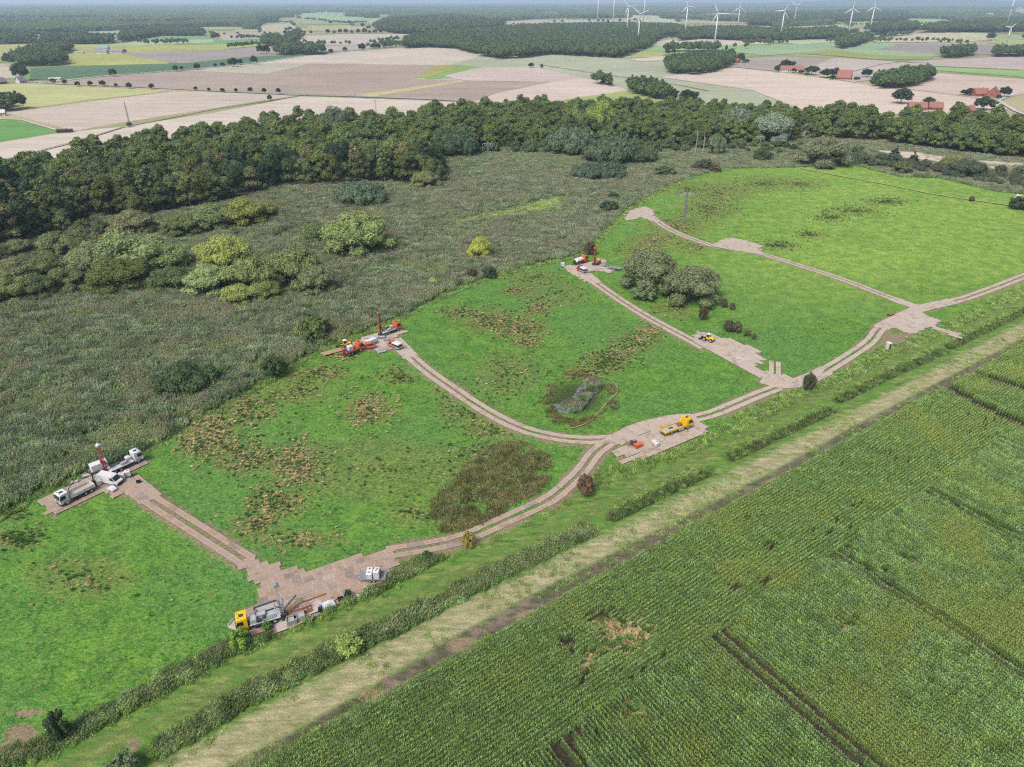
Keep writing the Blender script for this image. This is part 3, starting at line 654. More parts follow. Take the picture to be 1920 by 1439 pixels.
def f_round(r):
    rx = 4.0 + r.random(); cl = ell_clumps(30, rx, rx, 3.6, 5.6, 1.35, r, False); return cl, 26, .5, 6, .3, [(c[0] * .7, c[1] * .7, c[2]) for c in cl[:6]]
def dome(r, x, y, z, R0, o):             # one feathery dome: a big clump ringed by smaller ones
    o.append((x, y, z, R0, R0 * (.95 + .25 * r.random())))
    for k in range(7):
        a = k * .9 + r.random() * .6; q = R0 * (.5 + .25 * r.random()); o.append((x + q * math.cos(a), y + q * math.sin(a), z + R0 * (.05 + .5 * r.random()) - .2, R0 * (.42 + .2 * r.random()), R0 * .5))
def f_willow(r):                        # wide many-domed willow, unit size about 10 m across, 7 m tall
    cl = []; n = 8
    dome(r, r.normal() * .3, r.normal() * .3, 4.7, 2.1, cl)
    for k in range(n):
        a = k * 6.28 / n + r.random() * .5; q = 2.3 + r.random() * 1.1; R0 = 1.25 + r.random() * .6; dome(r, q * math.cos(a), q * math.sin(a), 4.4 - q * .45 + r.random() * 1.0, R0, cl)
    for k in range(9):
        a = k * .7 + r.random(); q = 3.5 + r.random() * .7; R0 = .85 + .5 * r.random(); dome(r, q * math.cos(a), q * math.sin(a), R0 * .8 + .9 * r.random(), R0, cl)
    return cl, 110, .2, 4, .3, [(c[0] * .8, c[1] * .8, c[2]) for c in cl[:90:12]]
def f_bush(r):                          # unit bush 4 m across, 2.6 m tall
    cl = ell_clumps(20, 1.5, 1.5, 1.25, 1.15, .55, r, False); return cl, 130, .2, 1.6, .08, [(c[0] * .8, c[1] * .8, c[2]) for c in cl[:6]]
def f_low(r):                           # low wide thicket of small domes, 8 m across, 3 m tall
    cl = []
    for k in range(16):
        a = k * 2.4; q = 3.0 * math.sqrt((k + .5) / 16); R0 = .8 + .45 * r.random(); dome(r, q * math.cos(a), q * math.sin(a), R0 * .7 + .9 * (1 - q / 3.6) * r.random() + .35 * (1 - q / 3.2), R0, cl)
    return cl, 90, .17, 1.6, .1, [(c[0] * .8, c[1] * .8, c[2]) for c in cl[:60:9]]
def f_conif(r):
    cl = []
    for k in range(9):
        z = 1.2 + k * .95; q = 2.1 * (1 - k / 9.5); m_ = max(1, int(6 * (1 - k / 10)))
        for j in range(m_): a = j * 6.28 / m_ + k; cl.append((q * .65 * math.cos(a), q * .65 * math.sin(a), z, q * .5 + .2, .6))
    return cl, 45, .32, 9, .15, [(1, 0, 2.5), (-1, 0, 3)]
_n = {}
def plant(kind, name, label, cat, x, y, s, color, group=None, rz=None, z=0, var=None):
    """a tree or bush: Empty > crown, trunk; s = scale (number or xyz)"""
    v = TREES[kind]; cm, tm_ = v[(var if var is not None else rng.integers(0, len(v))) % len(v)]
    t = thing(name, label, cat, (x, y, z), rng.random() * 6.28 if rz is None else rz, group)
    t.scale = (s, s, s) if np.ndim(s) == 0 else s
    c = link('crown', cm, t); c.color = color; link('trunk', tm_, t); return t
def plant_px(kind, name, label, cat, px, base, top, width, color, group=None, unit=(10, 8), rz=None):
    """placed by its foot, its top and its width in the photo; real height and width follow"""
    x, y = G(px, base); wd = width / PPM(px, base); dd = math.hypot(x, y); k = 1 + .16 * wd / dd   # the foot in view is the front edge
    x *= k; y *= k; v = (719.5 - top) / FPX; h = max(.42 * wd, CAMH + (-SP + v * CP) / (CP + v * SP) * y)
    return plant(kind, name, label, cat, x, y, (wd / unit[0], wd / unit[0], max(.4, h / unit[1] * (1.13 if kind == 'willow' else 1))), color, group, rz)

def strip_mesh(name, blades, mats):
    """blades: list of (base, tip, width, mat, bend)"""
    V = []; F = []; M_ = []
    for b, t, wd, mi, bend in blades:
        b = Vector(b); t = Vector(t); d = (t - b); s = Vector((d.y, -d.x, 0)); s = s.normalized() if s.length > 1e-4 else Vector((1, 0, 0))
        ang = random.random() * 3.14; s = (s + Vector((math.cos(ang), math.sin(ang), 0))).normalized() * wd / 2
        m_ = (b + t) / 2 + Vector((0, 0, bend)); k = len(V)
        V += [b - s, b + s, m_ + s, m_ - s, t + s * .4, t - s * .4]; F += [(k, k + 1, k + 2, k + 3), (k + 3, k + 2, k + 4, k + 5)]; M_ += [mi, mi]
    return mesh_np(name, [tuple(v) for v in V], [f for f in F], mats, M_)
def reed_tile(i, mats):                 # 2.4 m square of reeds, leaning downwind, with brown-grey plumes
    r = random.Random(i); B = []
    for _ in range(90):
        x = r.uniform(-1.4, 1.4); y = r.uniform(-1.4, 1.4); h = r.uniform(1.3, 2.3) * (1.08 - .2 * (x * x + y * y) / 2); lx = r.gauss(.35, .22); ly = r.gauss(-.1, .2)
        B.append(((x, y, 0), (x + lx, y + ly, h), r.uniform(.1, .2), 0, .12))
        for _ in range(2):
            q = r.uniform(.4, .85); a = r.uniform(0, 6.28); L = r.uniform(.35, .7)
            B.append(((x + lx * q, y + ly * q, h * q), (x + lx * q + math.cos(a) * L, y + ly * q + math.sin(a) * L, h * q + r.uniform(-.1, .25)), .09, 0, .14))
        if r.random() < .75:
            B.append(((x + lx, y + ly, h - .1), (x + lx * 1.35 + r.gauss(.12, .08), y + ly * 1.3, h + r.uniform(.15, .35)), r.uniform(.14, .24), 1, .05))
    return strip_mesh('reed', B, mats)
def tuft_mesh(i, straw, mats):          # rush or straw tussock about 1 m across
    r = random.Random(i); B = []
    for _ in range(70):
        a = r.uniform(0, 6.28); q = r.uniform(0, .28); L = r.uniform(.25, .6) if not straw else r.uniform(.35, .8); h = r.uniform(.25, .6) if not straw else r.uniform(.03, .3)
        side = math.cos(a - 1) > .25
        B.append(((q * math.cos(a), q * math.sin(a), 0), ((q + L) * math.cos(a), (q + L) * math.sin(a), h), r.uniform(.08, .16), 1 if (straw and not (side and r.random() < .5)) else 0, .14))
    return strip_mesh('tussock', B, mats)
def rush_tile(i, mats):
    r = random.Random(50 + i); B = []
    for _ in range(80):
        x = r.uniform(-1, 1); y = r.uniform(-1, 1); h = r.uniform(.4, 1.1); a = r.uniform(0, 6.28)
        B.append(((x, y, 0), (x + math.cos(a) * h * .45, y + math.sin(a) * h * .45, h), r.uniform(.07, .14), 0 if r.random() < .75 else 1, .1))
    return strip_mesh('rush', B, mats)
def maize_mesh(i, mats):                # 1.5 m of one maize row
    r = random.Random(80 + i); B = []
    for k in range(8):
        x = -.75 + k * .2 + r.uniform(-.05, .05); y = r.uniform(-.05, .05); h = r.uniform(2.05, 2.45)
        B.append(((x, y, 0), (x + r.gauss(0, .04), y + r.gauss(0, .04), h), .05, 0, 0))
        for j in range(7):
            z = .7 + j * .23; a = (j % 2) * math.pi + r.gauss(.9, .9); L = r.uniform(.32, .52) * (1 - .05 * j)
            B.append(((x, y, z), (x + math.cos(a) * L, y + math.sin(a) * L, z + r.uniform(-.12, .2)), .105, 1 if j >= 5 else 0, .22))
        B.append(((x, y, h - .05), (x + r.gauss(0, .08), y + r.gauss(0, .08), h + .3), .12, 1, 0))
    return strip_mesh('maize_row', B, mats)
def wood_patch(i, n, size, mats, h0=13, h1=20):  # a patch of far-off canopy
    r = np.random.default_rng(300 + i); iv, jf = ico(); Vs = []; Fs = []; k = 0
    for _ in range(n):
        x, y = (r.random(2) - .5) * size; h = h0 + (h1 - h0) * r.random(); rad = (2.6 + 1.6 * r.random()) * (size / 42) ** .5
        for c in range(3):
            ox, oy = r.normal(size=2) * rad * .4; rr = rad * (.65 + .3 * r.random())
            v = iv * (1 + (r.random((len(iv), 1)) - .5) * .45) * np.array([rr, rr, rr * 1.1]) + np.array([x + ox, y + oy, h - rr * (1 + c * .55)])
            Vs.append(v); Fs += [tuple(t + k for t in f) for f in jf]; k += len(v)
        s = .35; b = len(Vs)
    # dark interior under the canopy so edges read as trunks and undergrowth
    for _ in range(n):
        x, y = (r.random(2) - .5) * size; rr = rad * 1.0
        v = iv * np.array([rr, rr, h0 * .42]) + np.array([x, y, h0 * .35]); Vs.append(v); Fs += [tuple(t + k for t in f) for f in jf]; k += len(v)
    return mesh_np('wood', np.vstack(Vs), Fs, mats)
# ================================================================== VEHICLES AND SITE KIT
ZP = .09                                # top of the steel plates
def M_(n):
    T = dict(white=((232,234,236),.4), cream=((222,216,200),.5), yellow=((250,205,20),.4), orange=((226,116,70),.4), red=((180,62,58),.45), dorange=((176,94,64),.5),
        black=((34,35,38),.5), dark=((62,64,68),.6), tyre=((40,40,42),.9), grey=((150,155,158),.5), lgrey=((190,194,196),.45), silver=((188,192,196),.35), rim=((180,184,188),.4),
        glass=((38,46,56),.15), rust=((160,104,70),.8), wood=((190,164,128),.85), bed=((200,184,158),.8), pinkred=((214,110,92),.5), blue=((70,120,180),.5), slate=((96,108,122),.5), roofred=((164,114,102),.8), tan=((200,180,140),.9),
        green=((90,150,130),.6), brick=((170,104,86),.85), wall=((224,222,216),.8), lamp=((235,225,190),.3), concrete=((188,186,180),.85), slateroof=((150,144,158),.7), teal=((128,178,168),.6), turb=((250,252,252),.4), galv=((170,176,178),.5))
    rgb, ro = T[n]; return paint(n, rgb, ro, .6 if n in ('silver', 'galv') else 0)
def wheel(par, x, y, r=.5, w_=.32, z=None, twin=False):
    z = r if z is None else z; s = 1 if y > 0 else -1
    o = MB().tube((x, y - w_ / 2, z), (x, y + w_ / 2, z), r, r, 18).build('wheel', M_('tyre'), par)
    mb = MB(); mb.tube((x, y + s * w_ * .45, z), (x, y + s * (w_ / 2 + .03), z), r * .62, r * .5, 14); mb.tube((x, y + s * w_ * .5, z), (x, y + s * (w_ / 2 + .09), z), r * .2, r * .16, 8)
    mb.build('rim', M_('rim'), o); return o
def place(rear, front, off=1.15):
    a = G(*rear); b = G(*front); ang = math.atan2(b[1] - a[1], b[0] - a[0]); n = (-math.sin(ang), math.cos(ang)); mx, my = (a[0] + b[0]) / 2, (a[1] + b[1]) / 2
    if n[0] * mx + n[1] * my < 0: n = (-n[0], -n[1])
    return (mx + n[0] * off, my + n[1] * off), ang
def truck(label, cat, rear, front, cab, L=8.0, axles=(-1.9, -.6, 2.7), chas='dark', off=1.15, name='truck', group=None):
    (x, y), a = place(rear, front, off); t = thing(name, label, cat, (x, y, ZP), a, group); f = L / 2; c = M_(cab)
    mb = MB(); mb.box((-.3, .42, .85), (L - 1, .16, .28)); mb.box((-.3, -.42, .85), (L - 1, .16, .28))
    for q in np.linspace(-f + .4, f - 2.4, 6): mb.box((q, 0, .85), (.12, .8, .2))
    mb.box((.6, 1.0, .65), (1.1, .45, .5)); mb.box((.5, -1.0, .65), (1.3, .45, .5)); mb.box((-f + .1, 0, .6), (.12, 2.3, .14)); mb.build('chassis', M_(chas), t)
    cb = MB().prism([(f - 2.05, .75), (f, .75), (f + .02, 1.75), (f - .22, 2.95), (f - .5, 3.1), (f - 2.05, 3.12)], -1.2, 1.2).build('cab', c, t)
    MB().prism([(f + .025, 1.8), (f + .05, 1.8), (f - .17, 2.78), (f - .2, 2.78)], -1.06, 1.06).build('windscreen', M_('glass'), cb)
    for s in (1, -1):
        MB().prism([(f - .2, 1.8), (f - .35, 2.65), (f - 1.35, 2.65), (f - 1.35, 1.75)], s * 1.19, s * 1.225).build('side_window', M_('glass'), cb)
        MB().bbox((f - .12, s * 1.42, 2.1), (.12, .26, .55)).build('mirror', M_('black'), cb)
        MB().bbox((f + .03, s * .85, .92), (.08, .38, .2)).build('headlight', M_('lamp'), cb)
        MB().prism([(f - 2.0, .55), (f - 1.75, 1.1), (f - 1.2, 1.25), (f - .75, 1.1), (f - .5, .55), (f - .65, .55), (f - .85, 1.0), (f - 1.2, 1.12), (f - 1.65, 1.0), (f - 1.85, .55)], s * .95, s * 1.24).build('wheel_arch', M_('black'), cb)
    MB().box((f - .05, 0, .6), (.3, 2.4, .35)).build('bumper', M_('black'), cb)
    MB().box((f + .02, 0, 1.35), (.04, 1.5, .35)).build('grille', M_('black'), cb)
    mb = MB(); mb.bbox((f - 1.15, 0, 3.15), (.8, .75, .06)); mb.tube((f - .5, -.6, 3.1), (f - .5, -.6, 3.28), .07); mb.tube((f - .5, .6, 3.1), (f - .5, .6, 3.28), .07); mb.build('roof_hatch', M_('dark'), cb)
    for ax in axles:
        for s in (1, -1): wheel(t, ax, s * 1.02)
    return t, f
def tipper_bed(t, x0, x1, mat, floor='bed', z0=1.15, h=.75, wd=2.5):
    n = MB(); n.box(((x0 + x1) / 2, wd / 2 - .04, z0 + h / 2), (x1 - x0, .08, h)); n.box(((x0 + x1) / 2, -wd / 2 + .04, z0 + h / 2), (x1 - x0, .08, h))
    n.box((x0 + .04, 0, z0 + h / 2), (.08, wd - .17, h)); n.box((x1 - .04, 0, z0 + h / 2 + .15), (.08, wd - .17, h + .3))
    for q in np.linspace(x0 + .1, x1 - .1, 5):
        for s in (1, -1): n.box((q, s * (wd / 2 + .03), z0 + h / 2), (.1, .06, h + .04))
    b = n.build('bed', M_(mat), t); MB().box(((x0 + x1) / 2, 0, z0 + .02), (x1 - x0 - .17, wd - .17, .06)).build('bed_floor', M_(floor), b); return b
def lattice(mb, p, q, wd, wd2=None, n=8, r=.05, tri=False):
    p = Vector(p); q = Vector(q); d = (q - p).normalized(); a = Vector((0, 1, 0)); a = (a - d * a.dot(d)).normalized(); b = d.cross(a); wd2 = wd if wd2 is None else wd2
    cn = [(-1, -1), (1, -1), (1, 1), (-1, 1)]
    P = lambda t, c: p.lerp(q, t) + (a * c[0] + b * c[1]) * (wd + (wd2 - wd) * t) / 2
    for c in cn: mb.tube(P(0, c), P(1, c), r, r * .8, 5)
    for i in range(n):
        t0, t1 = i / n, (i + 1) / n
        for k in range(4):
            c, e = cn[k], cn[(k + 1) % 4]; mb.tube(P(t0, c if i % 2 else e), P(t1, e if i % 2 else c), r * .6, None, 4); mb.tube(P(t1, c), P(t1, e), r * .6, None, 4)
def drill_mast(t, x, h, col, head, lean=0., solid=False):
    mb = MB(); top = (x - lean, 0, h)
    if solid: mb.box((x - lean / 2, 0, h / 2 + .3), (.14, .2, h - .4)); mb.box((x + .3 - lean / 2, 0, h / 2 + .2), (.16, .2, h - 1))
    lattice(mb, (x, 0, .7), top, .54, .4, 9, .05)
    m = mb.build('drill_mast', M_(col), t)
    MB().bbox((x - lean * .9, 0, h + .18), (.95, .75, .45)).tube((x - lean, -.45, h + .3), (x - lean, .45, h + .3), .3, .3, 12).build('crown_block', M_(head), m)
    k = h * .5; mb = MB(); mb.bbox((x - .35 - lean * .5, 0, k), (.6, .75, .9)); mb.tube((x - .4 - lean * .5, 0, k - .5), (x - .4 - lean * .1, 0, .3), .09); mb.tube((x - .4 - lean * .5, .3, k + .4), (x - .4 - lean * .5, .3, k + .9), .14); mb.build('rotary_head', M_(col), m)
    mb = MB(); mb.tube((x - .4, 0, .1), (x - .4, 0, 1.1), .16); mb.bbox((x - .35, 0, .7), (.7, 1.3, .35)); mb.tube((x, .9, 0), (x, .9, 1.4), .08); mb.tube((x, -.9, 0), (x, -.9, 1.4), .08); mb.box((x, .9, .04), (.5, .5, .08)); mb.box((x, -.9, .04), (.5, .5, .08)); mb.build('outrigger', M_('dark'), t)
    mb = MB(); mb.tube((x + .1, .45, 1.2), (x + 1.7, .45, 1.35), .1); mb.tube((x + 1.5, .4, 1.5), (x + .15 - lean * .4, .3, h * .45), .08); mb.tube((x + 1.5, -.4, 1.5), (x + .15 - lean * .4, -.3, h * .45), .08); mb.build('lifting_ram', M_(col), t)
    # hose loop
    mb = MB(); pts = [Vector((x + .5 + .5 * math.sin(q * .45), .5, h * .52 + .9 * math.cos(q * .45))) for q in range(8)]
    for p, q in zip(pts[:-1], pts[1:]): mb.tube(p, q, .05, None, 5)
    mb.build('hose', M_('black'), m)
def rig_deck(t, x0, x1, mat, dark='slate', extras=True):
    mb = MB(); mb.bbox(((x0 + x1) / 2, 0, 1.15), (x1 - x0, 2.4, .18)); mb.build('deck', M_(mat), t)
    r = random.Random(int(x1 * 10) + len(mat)); 
    mb = MB(); mb.bbox((x1 - .75, .35, 1.75), (1.1, 1.3, 1.0), .1); mb.build('engine_housing', M_(mat), t)
    mb = MB(); mb.bbox((x1 - 2.2, -.55, 1.55), (1.5, .8, .6)); mb.build('tool_box', M_('lgrey'), t)
    mb = MB()
    for k in range(4): mb.tube((x0 + .8, .35 + k * .2, 1.45), (x1 - 1.4, .35 + k * .2, 1.45), .08)
    mb.build('pipe_rack', M_(dark), t)
    mb = MB(); mb.tube((x1 - 2.6, .1, 1.45), (x1 - 2.6, .8, 1.45), .35, .35, 12); mb.tube((x1 - 1.6, -1.0, 1.75), (x1 - 1.6, -1.0, 2.4), .1); mb.bbox((x1 - 1.7, .9, 1.6), (.7, .4, .7)); mb.build('winch', M_('dark'), t)
    mb = MB()
    for q in np.linspace(x0 + .5, x1 - .3, 6):
        mb.tube((q, -1.18, 1.2), (q, -1.18, 2.1), .03, None, 5)
    mb.tube((x0 + .5, -1.18, 2.1), (x1 - .3, -1.18, 2.1), .03, None, 5); mb.tube((x0 + .5, -1.18, 1.65), (x1 - .3, -1.18, 1.65), .03, None, 5); mb.build('railing', M_('lgrey'), t)
def van(label, rear, front, body, name='van', canopy=None, crew=False, off=.95, group=None, cat='van', L=5.4, doors=False):
    (x, y), a = place(rear, front, off); t = thing(name, label, cat, (x, y, ZP), a, group); f = L / 2; h = 2.35 if not crew else 2.1
    if canopy or crew:
        xb = f - (2.2 if canopy else 3.1)
        prof = [(xb, .45), (f, .45), (f + .05, .95), (f - .55, 1.25), (f - 1.15, h - .1), (f - 1.5, h), (xb, h)]
    else:
        xb = -f; prof = [(-f, .4), (f - .1, .4), (f, .95), (f - .6, 1.3), (f - 1.35, h - .12), (f - 1.8, h), (-f, h)]
    b = MB().prism(prof, -.95, .95).build('body', M_(body), t)
    gx = f - .6; MB().prism([(gx + .06, 1.28), (gx + .1, 1.28), (gx - .5, h - .18), (gx - .56, h - .18)], -.82, .82).build('windscreen', M_('glass'), b)
    for s in (1, -1):
        MB().prism([(gx - .1, 1.3), (gx - .6, h - .25), (gx - 1.3, h - .25), (gx - 1.3, 1.3)], s * .94, s * .975).build('side_window', M_('glass'), b)
        if crew: MB().prism([(gx - 1.45, 1.3), (gx - 1.45, h - .25), (gx - 2.2, h - .25), (gx - 2.2, 1.3)], s * .94, s * .975).build('side_window', M_('glass'), b)
        MB().bbox((f + .0, s * .7, .8), (.1, .3, .2)).build('headlight', M_('lamp'), b)
        wheel(t, f - .95, s * .85, .36, .24); wheel(t, -f + 1.1, s * .85, .36, .24)
    MB().box((f - .02, 0, .5), (.2, 1.8, .22)).build('bumper', M_('black'), b)
    if canopy:
        x1 = xb - .05; x0 = -f; MB().bbox(((x0 + x1) / 2, 0, .8), (x1 - x0, 2.0, .35)).build('bed', M_('lgrey'), t)
        MB().bbox(((x0 + x1) / 2, 0, 1.4), (x1 - x0 - .06, 1.96, .95), .04).build('canopy_side', M_('dark'), t)
        MB().bbox(((x0 + x1) / 2, 0, 2.0), (x1 - x0, 2.06, .36), .1).build('canopy_roof', M_('white'), t)
        MB().box((x0 - .03, 0, .95), (.06, 2.0, .12)).build('tailgate', M_('white'), t)
    elif crew:
        x1 = xb - .05; x0 = -f; mb = MB(); mb.box(((x0 + x1) / 2, 0, .75), (x1 - x0, 2.0, .1))
        for s in (1, -1): mb.box(((x0 + x1) / 2, s * .97, .98), (x1 - x0, .05, .38))
        mb.box((x0 + .03, 0, .98), (.05, 1.88, .38)); mb.build('bed', M_('pinkred'), t)
        MB().bbox(((x0 + x1) / 2, 0, 1.0), (1.2, 1.0, .3)).build('tool_chest', M_('grey'), t)
    if doors:
        for s in (1, -1): MB().box((-f - .4, s * 1.15, 1.35), (.85, .06, 1.8), rot=(0, 0, s * -.5)).build('rear_door', M_('white'), t)
        MB().box((-f - .012, 0, 1.35), (.02, 1.6, 1.7)).build('load_opening_shade', M_('black'), t)  # black panel on the solid body, painted shade of the open load space
    return t
def trailer(label, rear, front, L=5, wd=2.1, deck='silver', rails=True, box=None, name='trailer', off=1.0, z=.62):
    (x, y), a = place(rear, front, off); t = thing(name, label, 'trailer', (x, y, ZP), a)
    mb = MB(); mb.box((0, 0, z), (L, wd, .12)); mb.box((0, wd / 2, z + .12), (L, .05, .26)); mb.box((0, -wd / 2, z + .12), (L, .05, .26)); mb.build('deck', M_(deck), t)
    mb = MB(); mb.box((L / 2 + .55, .35, z - .12), (1.3, .08, .1), rot=(0, 0, -.5)); mb.box((L / 2 + .55, -.35, z - .12), (1.3, .08, .1), rot=(0, 0, .5)); mb.tube((L / 2 + 1.0, 0, 0), (L / 2 + 1.0, 0, z), .05); mb.build('drawbar', M_('galv'), t)
    for s in (1, -1):
        wheel(t, -.4, s * (wd / 2 - .05), .32, .2); wheel(t, .35, s * (wd / 2 - .05), .32, .2)
    if rails:
        mb = MB()
        for sx in (-1, 1):
            for sy in (-1, 1): mb.tube((sx * (L / 2 - .05), sy * (wd / 2 - .03), z), (sx * (L / 2 - .05), sy * (wd / 2 - .03), z + 1.0), .035, None, 5)
            mb.tube((sx * (L / 2 - .05), -wd / 2, z + 1.0), (sx * (L / 2 - .05), wd / 2, z + 1.0), .035, None, 5)
        mb.build('railing', M_('lgrey'), t)
    if box: MB().bbox((0, 0, z + .08 + box / 2), (L - .1, wd - .04, box), .08).build('box_body', M_('white'), t)
    return t
def ibc(label, px, py, s=1.0, z=ZP, rz=.3, h=1.15, cap='red', group=None, xy=None):
    x, y = xy or G(px, py); t = thing('water_tank', label, 'tank', (x, y, z), rz, group)
    MB().bbox((0, 0, .14 + h * s / 2), (1.15 * s, 1.0 * s, h * s), .12).build('container', M_('white'), t)
    mb = MB()
    for q in np.linspace(-.56, .56, 5) * s:
        for e in (-.51, .51): mb.tube((q, e * s, .1), (q, e * s, .1 + h * s * .95), .02, None, 4)
    for q in np.linspace(-.5, .5, 4) * s:
        for e in (-.58, .58): mb.tube((e * s, q, .1), (e * s, q, .1 + h * s * .95), .02, None, 4)
    mb.build('cage', M_('galv'), t); MB().tube((0, 0, .14 + h * s), (0, 0, .2 + h * s), .15 * s, None, 12).build('lid', M_(cap), t)
    mb = MB(); mb.box((0, 0, .05), (1.15 * s, 1.0 * s, .1)); mb.build('pallet', M_('dark'), t); return t
def crate(label, px, py, mat, d=(1.6, 1.3, .8), rz=.35, name='crate', cat='crate', open_=True):
    x, y = G(px, py); t = thing(name, label, cat, (x, y, ZP), rz); L, w_, h = d; mb = MB()
    for s in (1, -1): mb.box((0, s * w_ / 2, h / 2), (L, .06, h)); mb.box((s * L / 2, 0, h / 2), (.06, w_ - .07, h))
    mb.box((0, 0, .05), (L - .07, w_ - .07, .06))
    for s in (1, -1): mb.box((0, s * (w_ / 2 + .02), h), (L + .12, .1, .08)); mb.box((s * (L / 2 + .02), 0, h), (.1, w_ - .07, .08))
    mb.build('side_wall', M_(mat), t); MB().box((0, 0, h * .62), (L - .1, w_ - .1, .05)).build('contents', M_('concrete' if open_ else mat), t); return t
def pipes(label, px, py, mat, n=6, L=4., rz=.6, r=.09, layers=1, name='pipe_stack', cat='pipes'):
    x, y = G(px, py); t = thing(name, label, cat, (x, y, ZP), rz)
    k = 0
    for l in range(layers):
        for i in range(n - l):
            k += 1; MB().tube((-L / 2 + random.uniform(-.2, .2), (i - (n - l) / 2) * r * 2.15, .1 + r + l * r * 1.8), (L / 2 + random.uniform(-.2, .2), (i - (n - l) / 2) * r * 2.15 + random.uniform(-.05, .05), .1 + r + l * r * 1.8), r, None, 8).build('pipe', M_(mat), t)
    mb = MB(); mb.box((-L * .3, 0, .05), (.12, n * r * 2.2, .1)); mb.box((L * .3, 0, .05), (.12, n * r * 2.2, .1)); mb.build('bearer', M_('wood'), t); return t
def loader(label, px, py, rz, body='yellow', cabc='white', s=1., fork=True):
    x, y = G(px, py); t = thing('wheel_loader', label, 'loader', (x, y, ZP), rz); t.scale = (s, s, s)
    for sx in (-1, 1):
        for sy in (-1, 1): wheel(t, sx * 1.15, sy * .85, .62, .42)
    MB().bbox((-1.05, 0, 1.2), (1.7, 1.3, .8), .15).build('hood', M_(body), t); MB().bbox((.75, 0, .85), (1.6, .9, .5)).build('front_frame', M_(body), t)
    c = MB().bbox((.1, 0, 1.15), (1.2, 1.25, .5)).build('cab', M_(body), t); MB().bbox((.1, 0, 1.95), (1.1, 1.15, 1.05), .06).build('window', M_('glass'), c); MB().bbox((.1, 0, 2.55), (1.3, 1.35, .16)).build('roof', M_(cabc), c)
    mb = MB()
    for sx in (-.45, .65):
        for sy in (-.57, .57): mb.box((sx, sy, 1.95), (.08, .08, 1.1))
    mb.build('cab_frame', M_(cabc), c)
    mb = MB()
    for sy in (-.4, .4): mb.box((1.6, sy, .95), (1.9, .14, .2), rot=(0, .25, 0))
    mb.build('lift_arm', M_('dark'), t)
    mb = MB(); mb.prism([(2.4, .1), (3.2, .1), (3.2, .16), (2.5, .2), (2.42, .9), (2.34, .9)], -1.05, 1.05); mb.box((2.8, 1.05, .4), (.7, .05, .55)); mb.box((2.8, -1.05, .4), (.7, .05, .55)); mb.build('bucket', M_('dark'), t); return t

def site_one():
    # white three-axle tipper with black loading crane
    t, f = truck('white three-axle tipper truck with a black folding crane at its tail', 'truck', (172.7,924.6), (130.7,946.2), 'white', 8.4, (-2.6, -1.3, 2.75), 'black')
    tipper_bed(t, -f + .55, f - 2.35, 'white')
    mb = MB(); mb.box((-f + .1, 0, 1.3), (.5, .9, 1.3)); mb.tube((-f + .1, 0, 1.8), (-f - .1, -.3, 3.6), .16, .13); b = mb.build('crane_column', M_('black'), t)
    sgn = -1
    mb = MB(); mb.tube((-f - .1, -.3, 3.6), (-f + 1.0, -1.9, 4.8), .15, .12); mb.build('crane_boom', M_('black'), t)
    mb = MB(); mb.tube((-f + 1.0, -1.9, 4.8), (-f + 4.6, -2.9, 1.2), .12, .08); mb.tube((-f + 4.6, -2.9, 1.2), (-f + 4.7, -2.9, .4), .1, .05); mb.build('crane_jib', M_('black'), t)
    mb = MB(); mb.tube((-f - .15, .3, 1.5), (-f - .35, -.2, 3.0), .06); mb.tube((-f - .1, .3, 3.2), (-f + .7, -1.2, 4.9), .05); mb.build('hydraulic_hose', M_('dark'), t)
    # white drill truck with red mast
    t, f = truck('white drilling truck carrying a tall red lattice mast', 'drill rig', (221,888), (257.3,871.3), 'white', 8.6, (-2.7, -1.4, 2.9))
    rig_deck(t, -f + .5, f - 2.3, 'white'); drill_mast(t, -f + .1, 8.2, 'red', 'white')
    van('white panel van standing with its rear doors open between trailer and tipper truck', (190.5,907.5), (215.5,912.5), 'white', doors=True, L=5.6)
    trailer('closed white box trailer at the reed edge beside the red mast', (180,890.5), (202,882), 3.8, 1.9, box=1.7, rails=False)
    ibc('square white tank nearer the van, below the red mast', 230, 898, 1.2, rz=.45); ibc('square white tank farther right, below the white drilling truck', 241, 893, 1.2, rz=.45)
    crate('low black toolbox alone at the pad edge right of the white tanks', 260.5, 905.6, 'black', (.9, .6, .5), .3, open_=False, name='toolbox', cat='toolbox')
    x, y = G(210.6, 920); t = thing('covered_cart', 'small cart under a rounded white cover below the panel van', 'cart', (x, y, ZP), -.5)
    MB().prism([(-1.1, .25), (1.1, .25), (1.1, .55), (.7, .85), (-.3, .95), (-1.0, .6)], -.6, .6).build('cover', M_('white'), t)
    for sy in (-1, 1): wheel(t, 0, sy * .6, .2, .12)
    MB().box((0, 0, .2), (2.1, 1.1, .08)).build('frame', M_('galv'), t)
    crate('grey mesh tray on the pad behind the tipper crane', 163, 893, 'grey', (2.0, 1.3, .35), .5, name='tray', cat='tray')
    crate('flat grey tray at the back pad edge left of the mesh tray', 139.5, 905, 'grey', (1.6, 1.0, .25), .5, name='tray', cat='tray')
    crate('wide blue-grey mud trough between box trailer and panel van', 197, 893.5, 'slate', (3.6, 1.5, .3), .45, name='mud_trough', cat='trough')
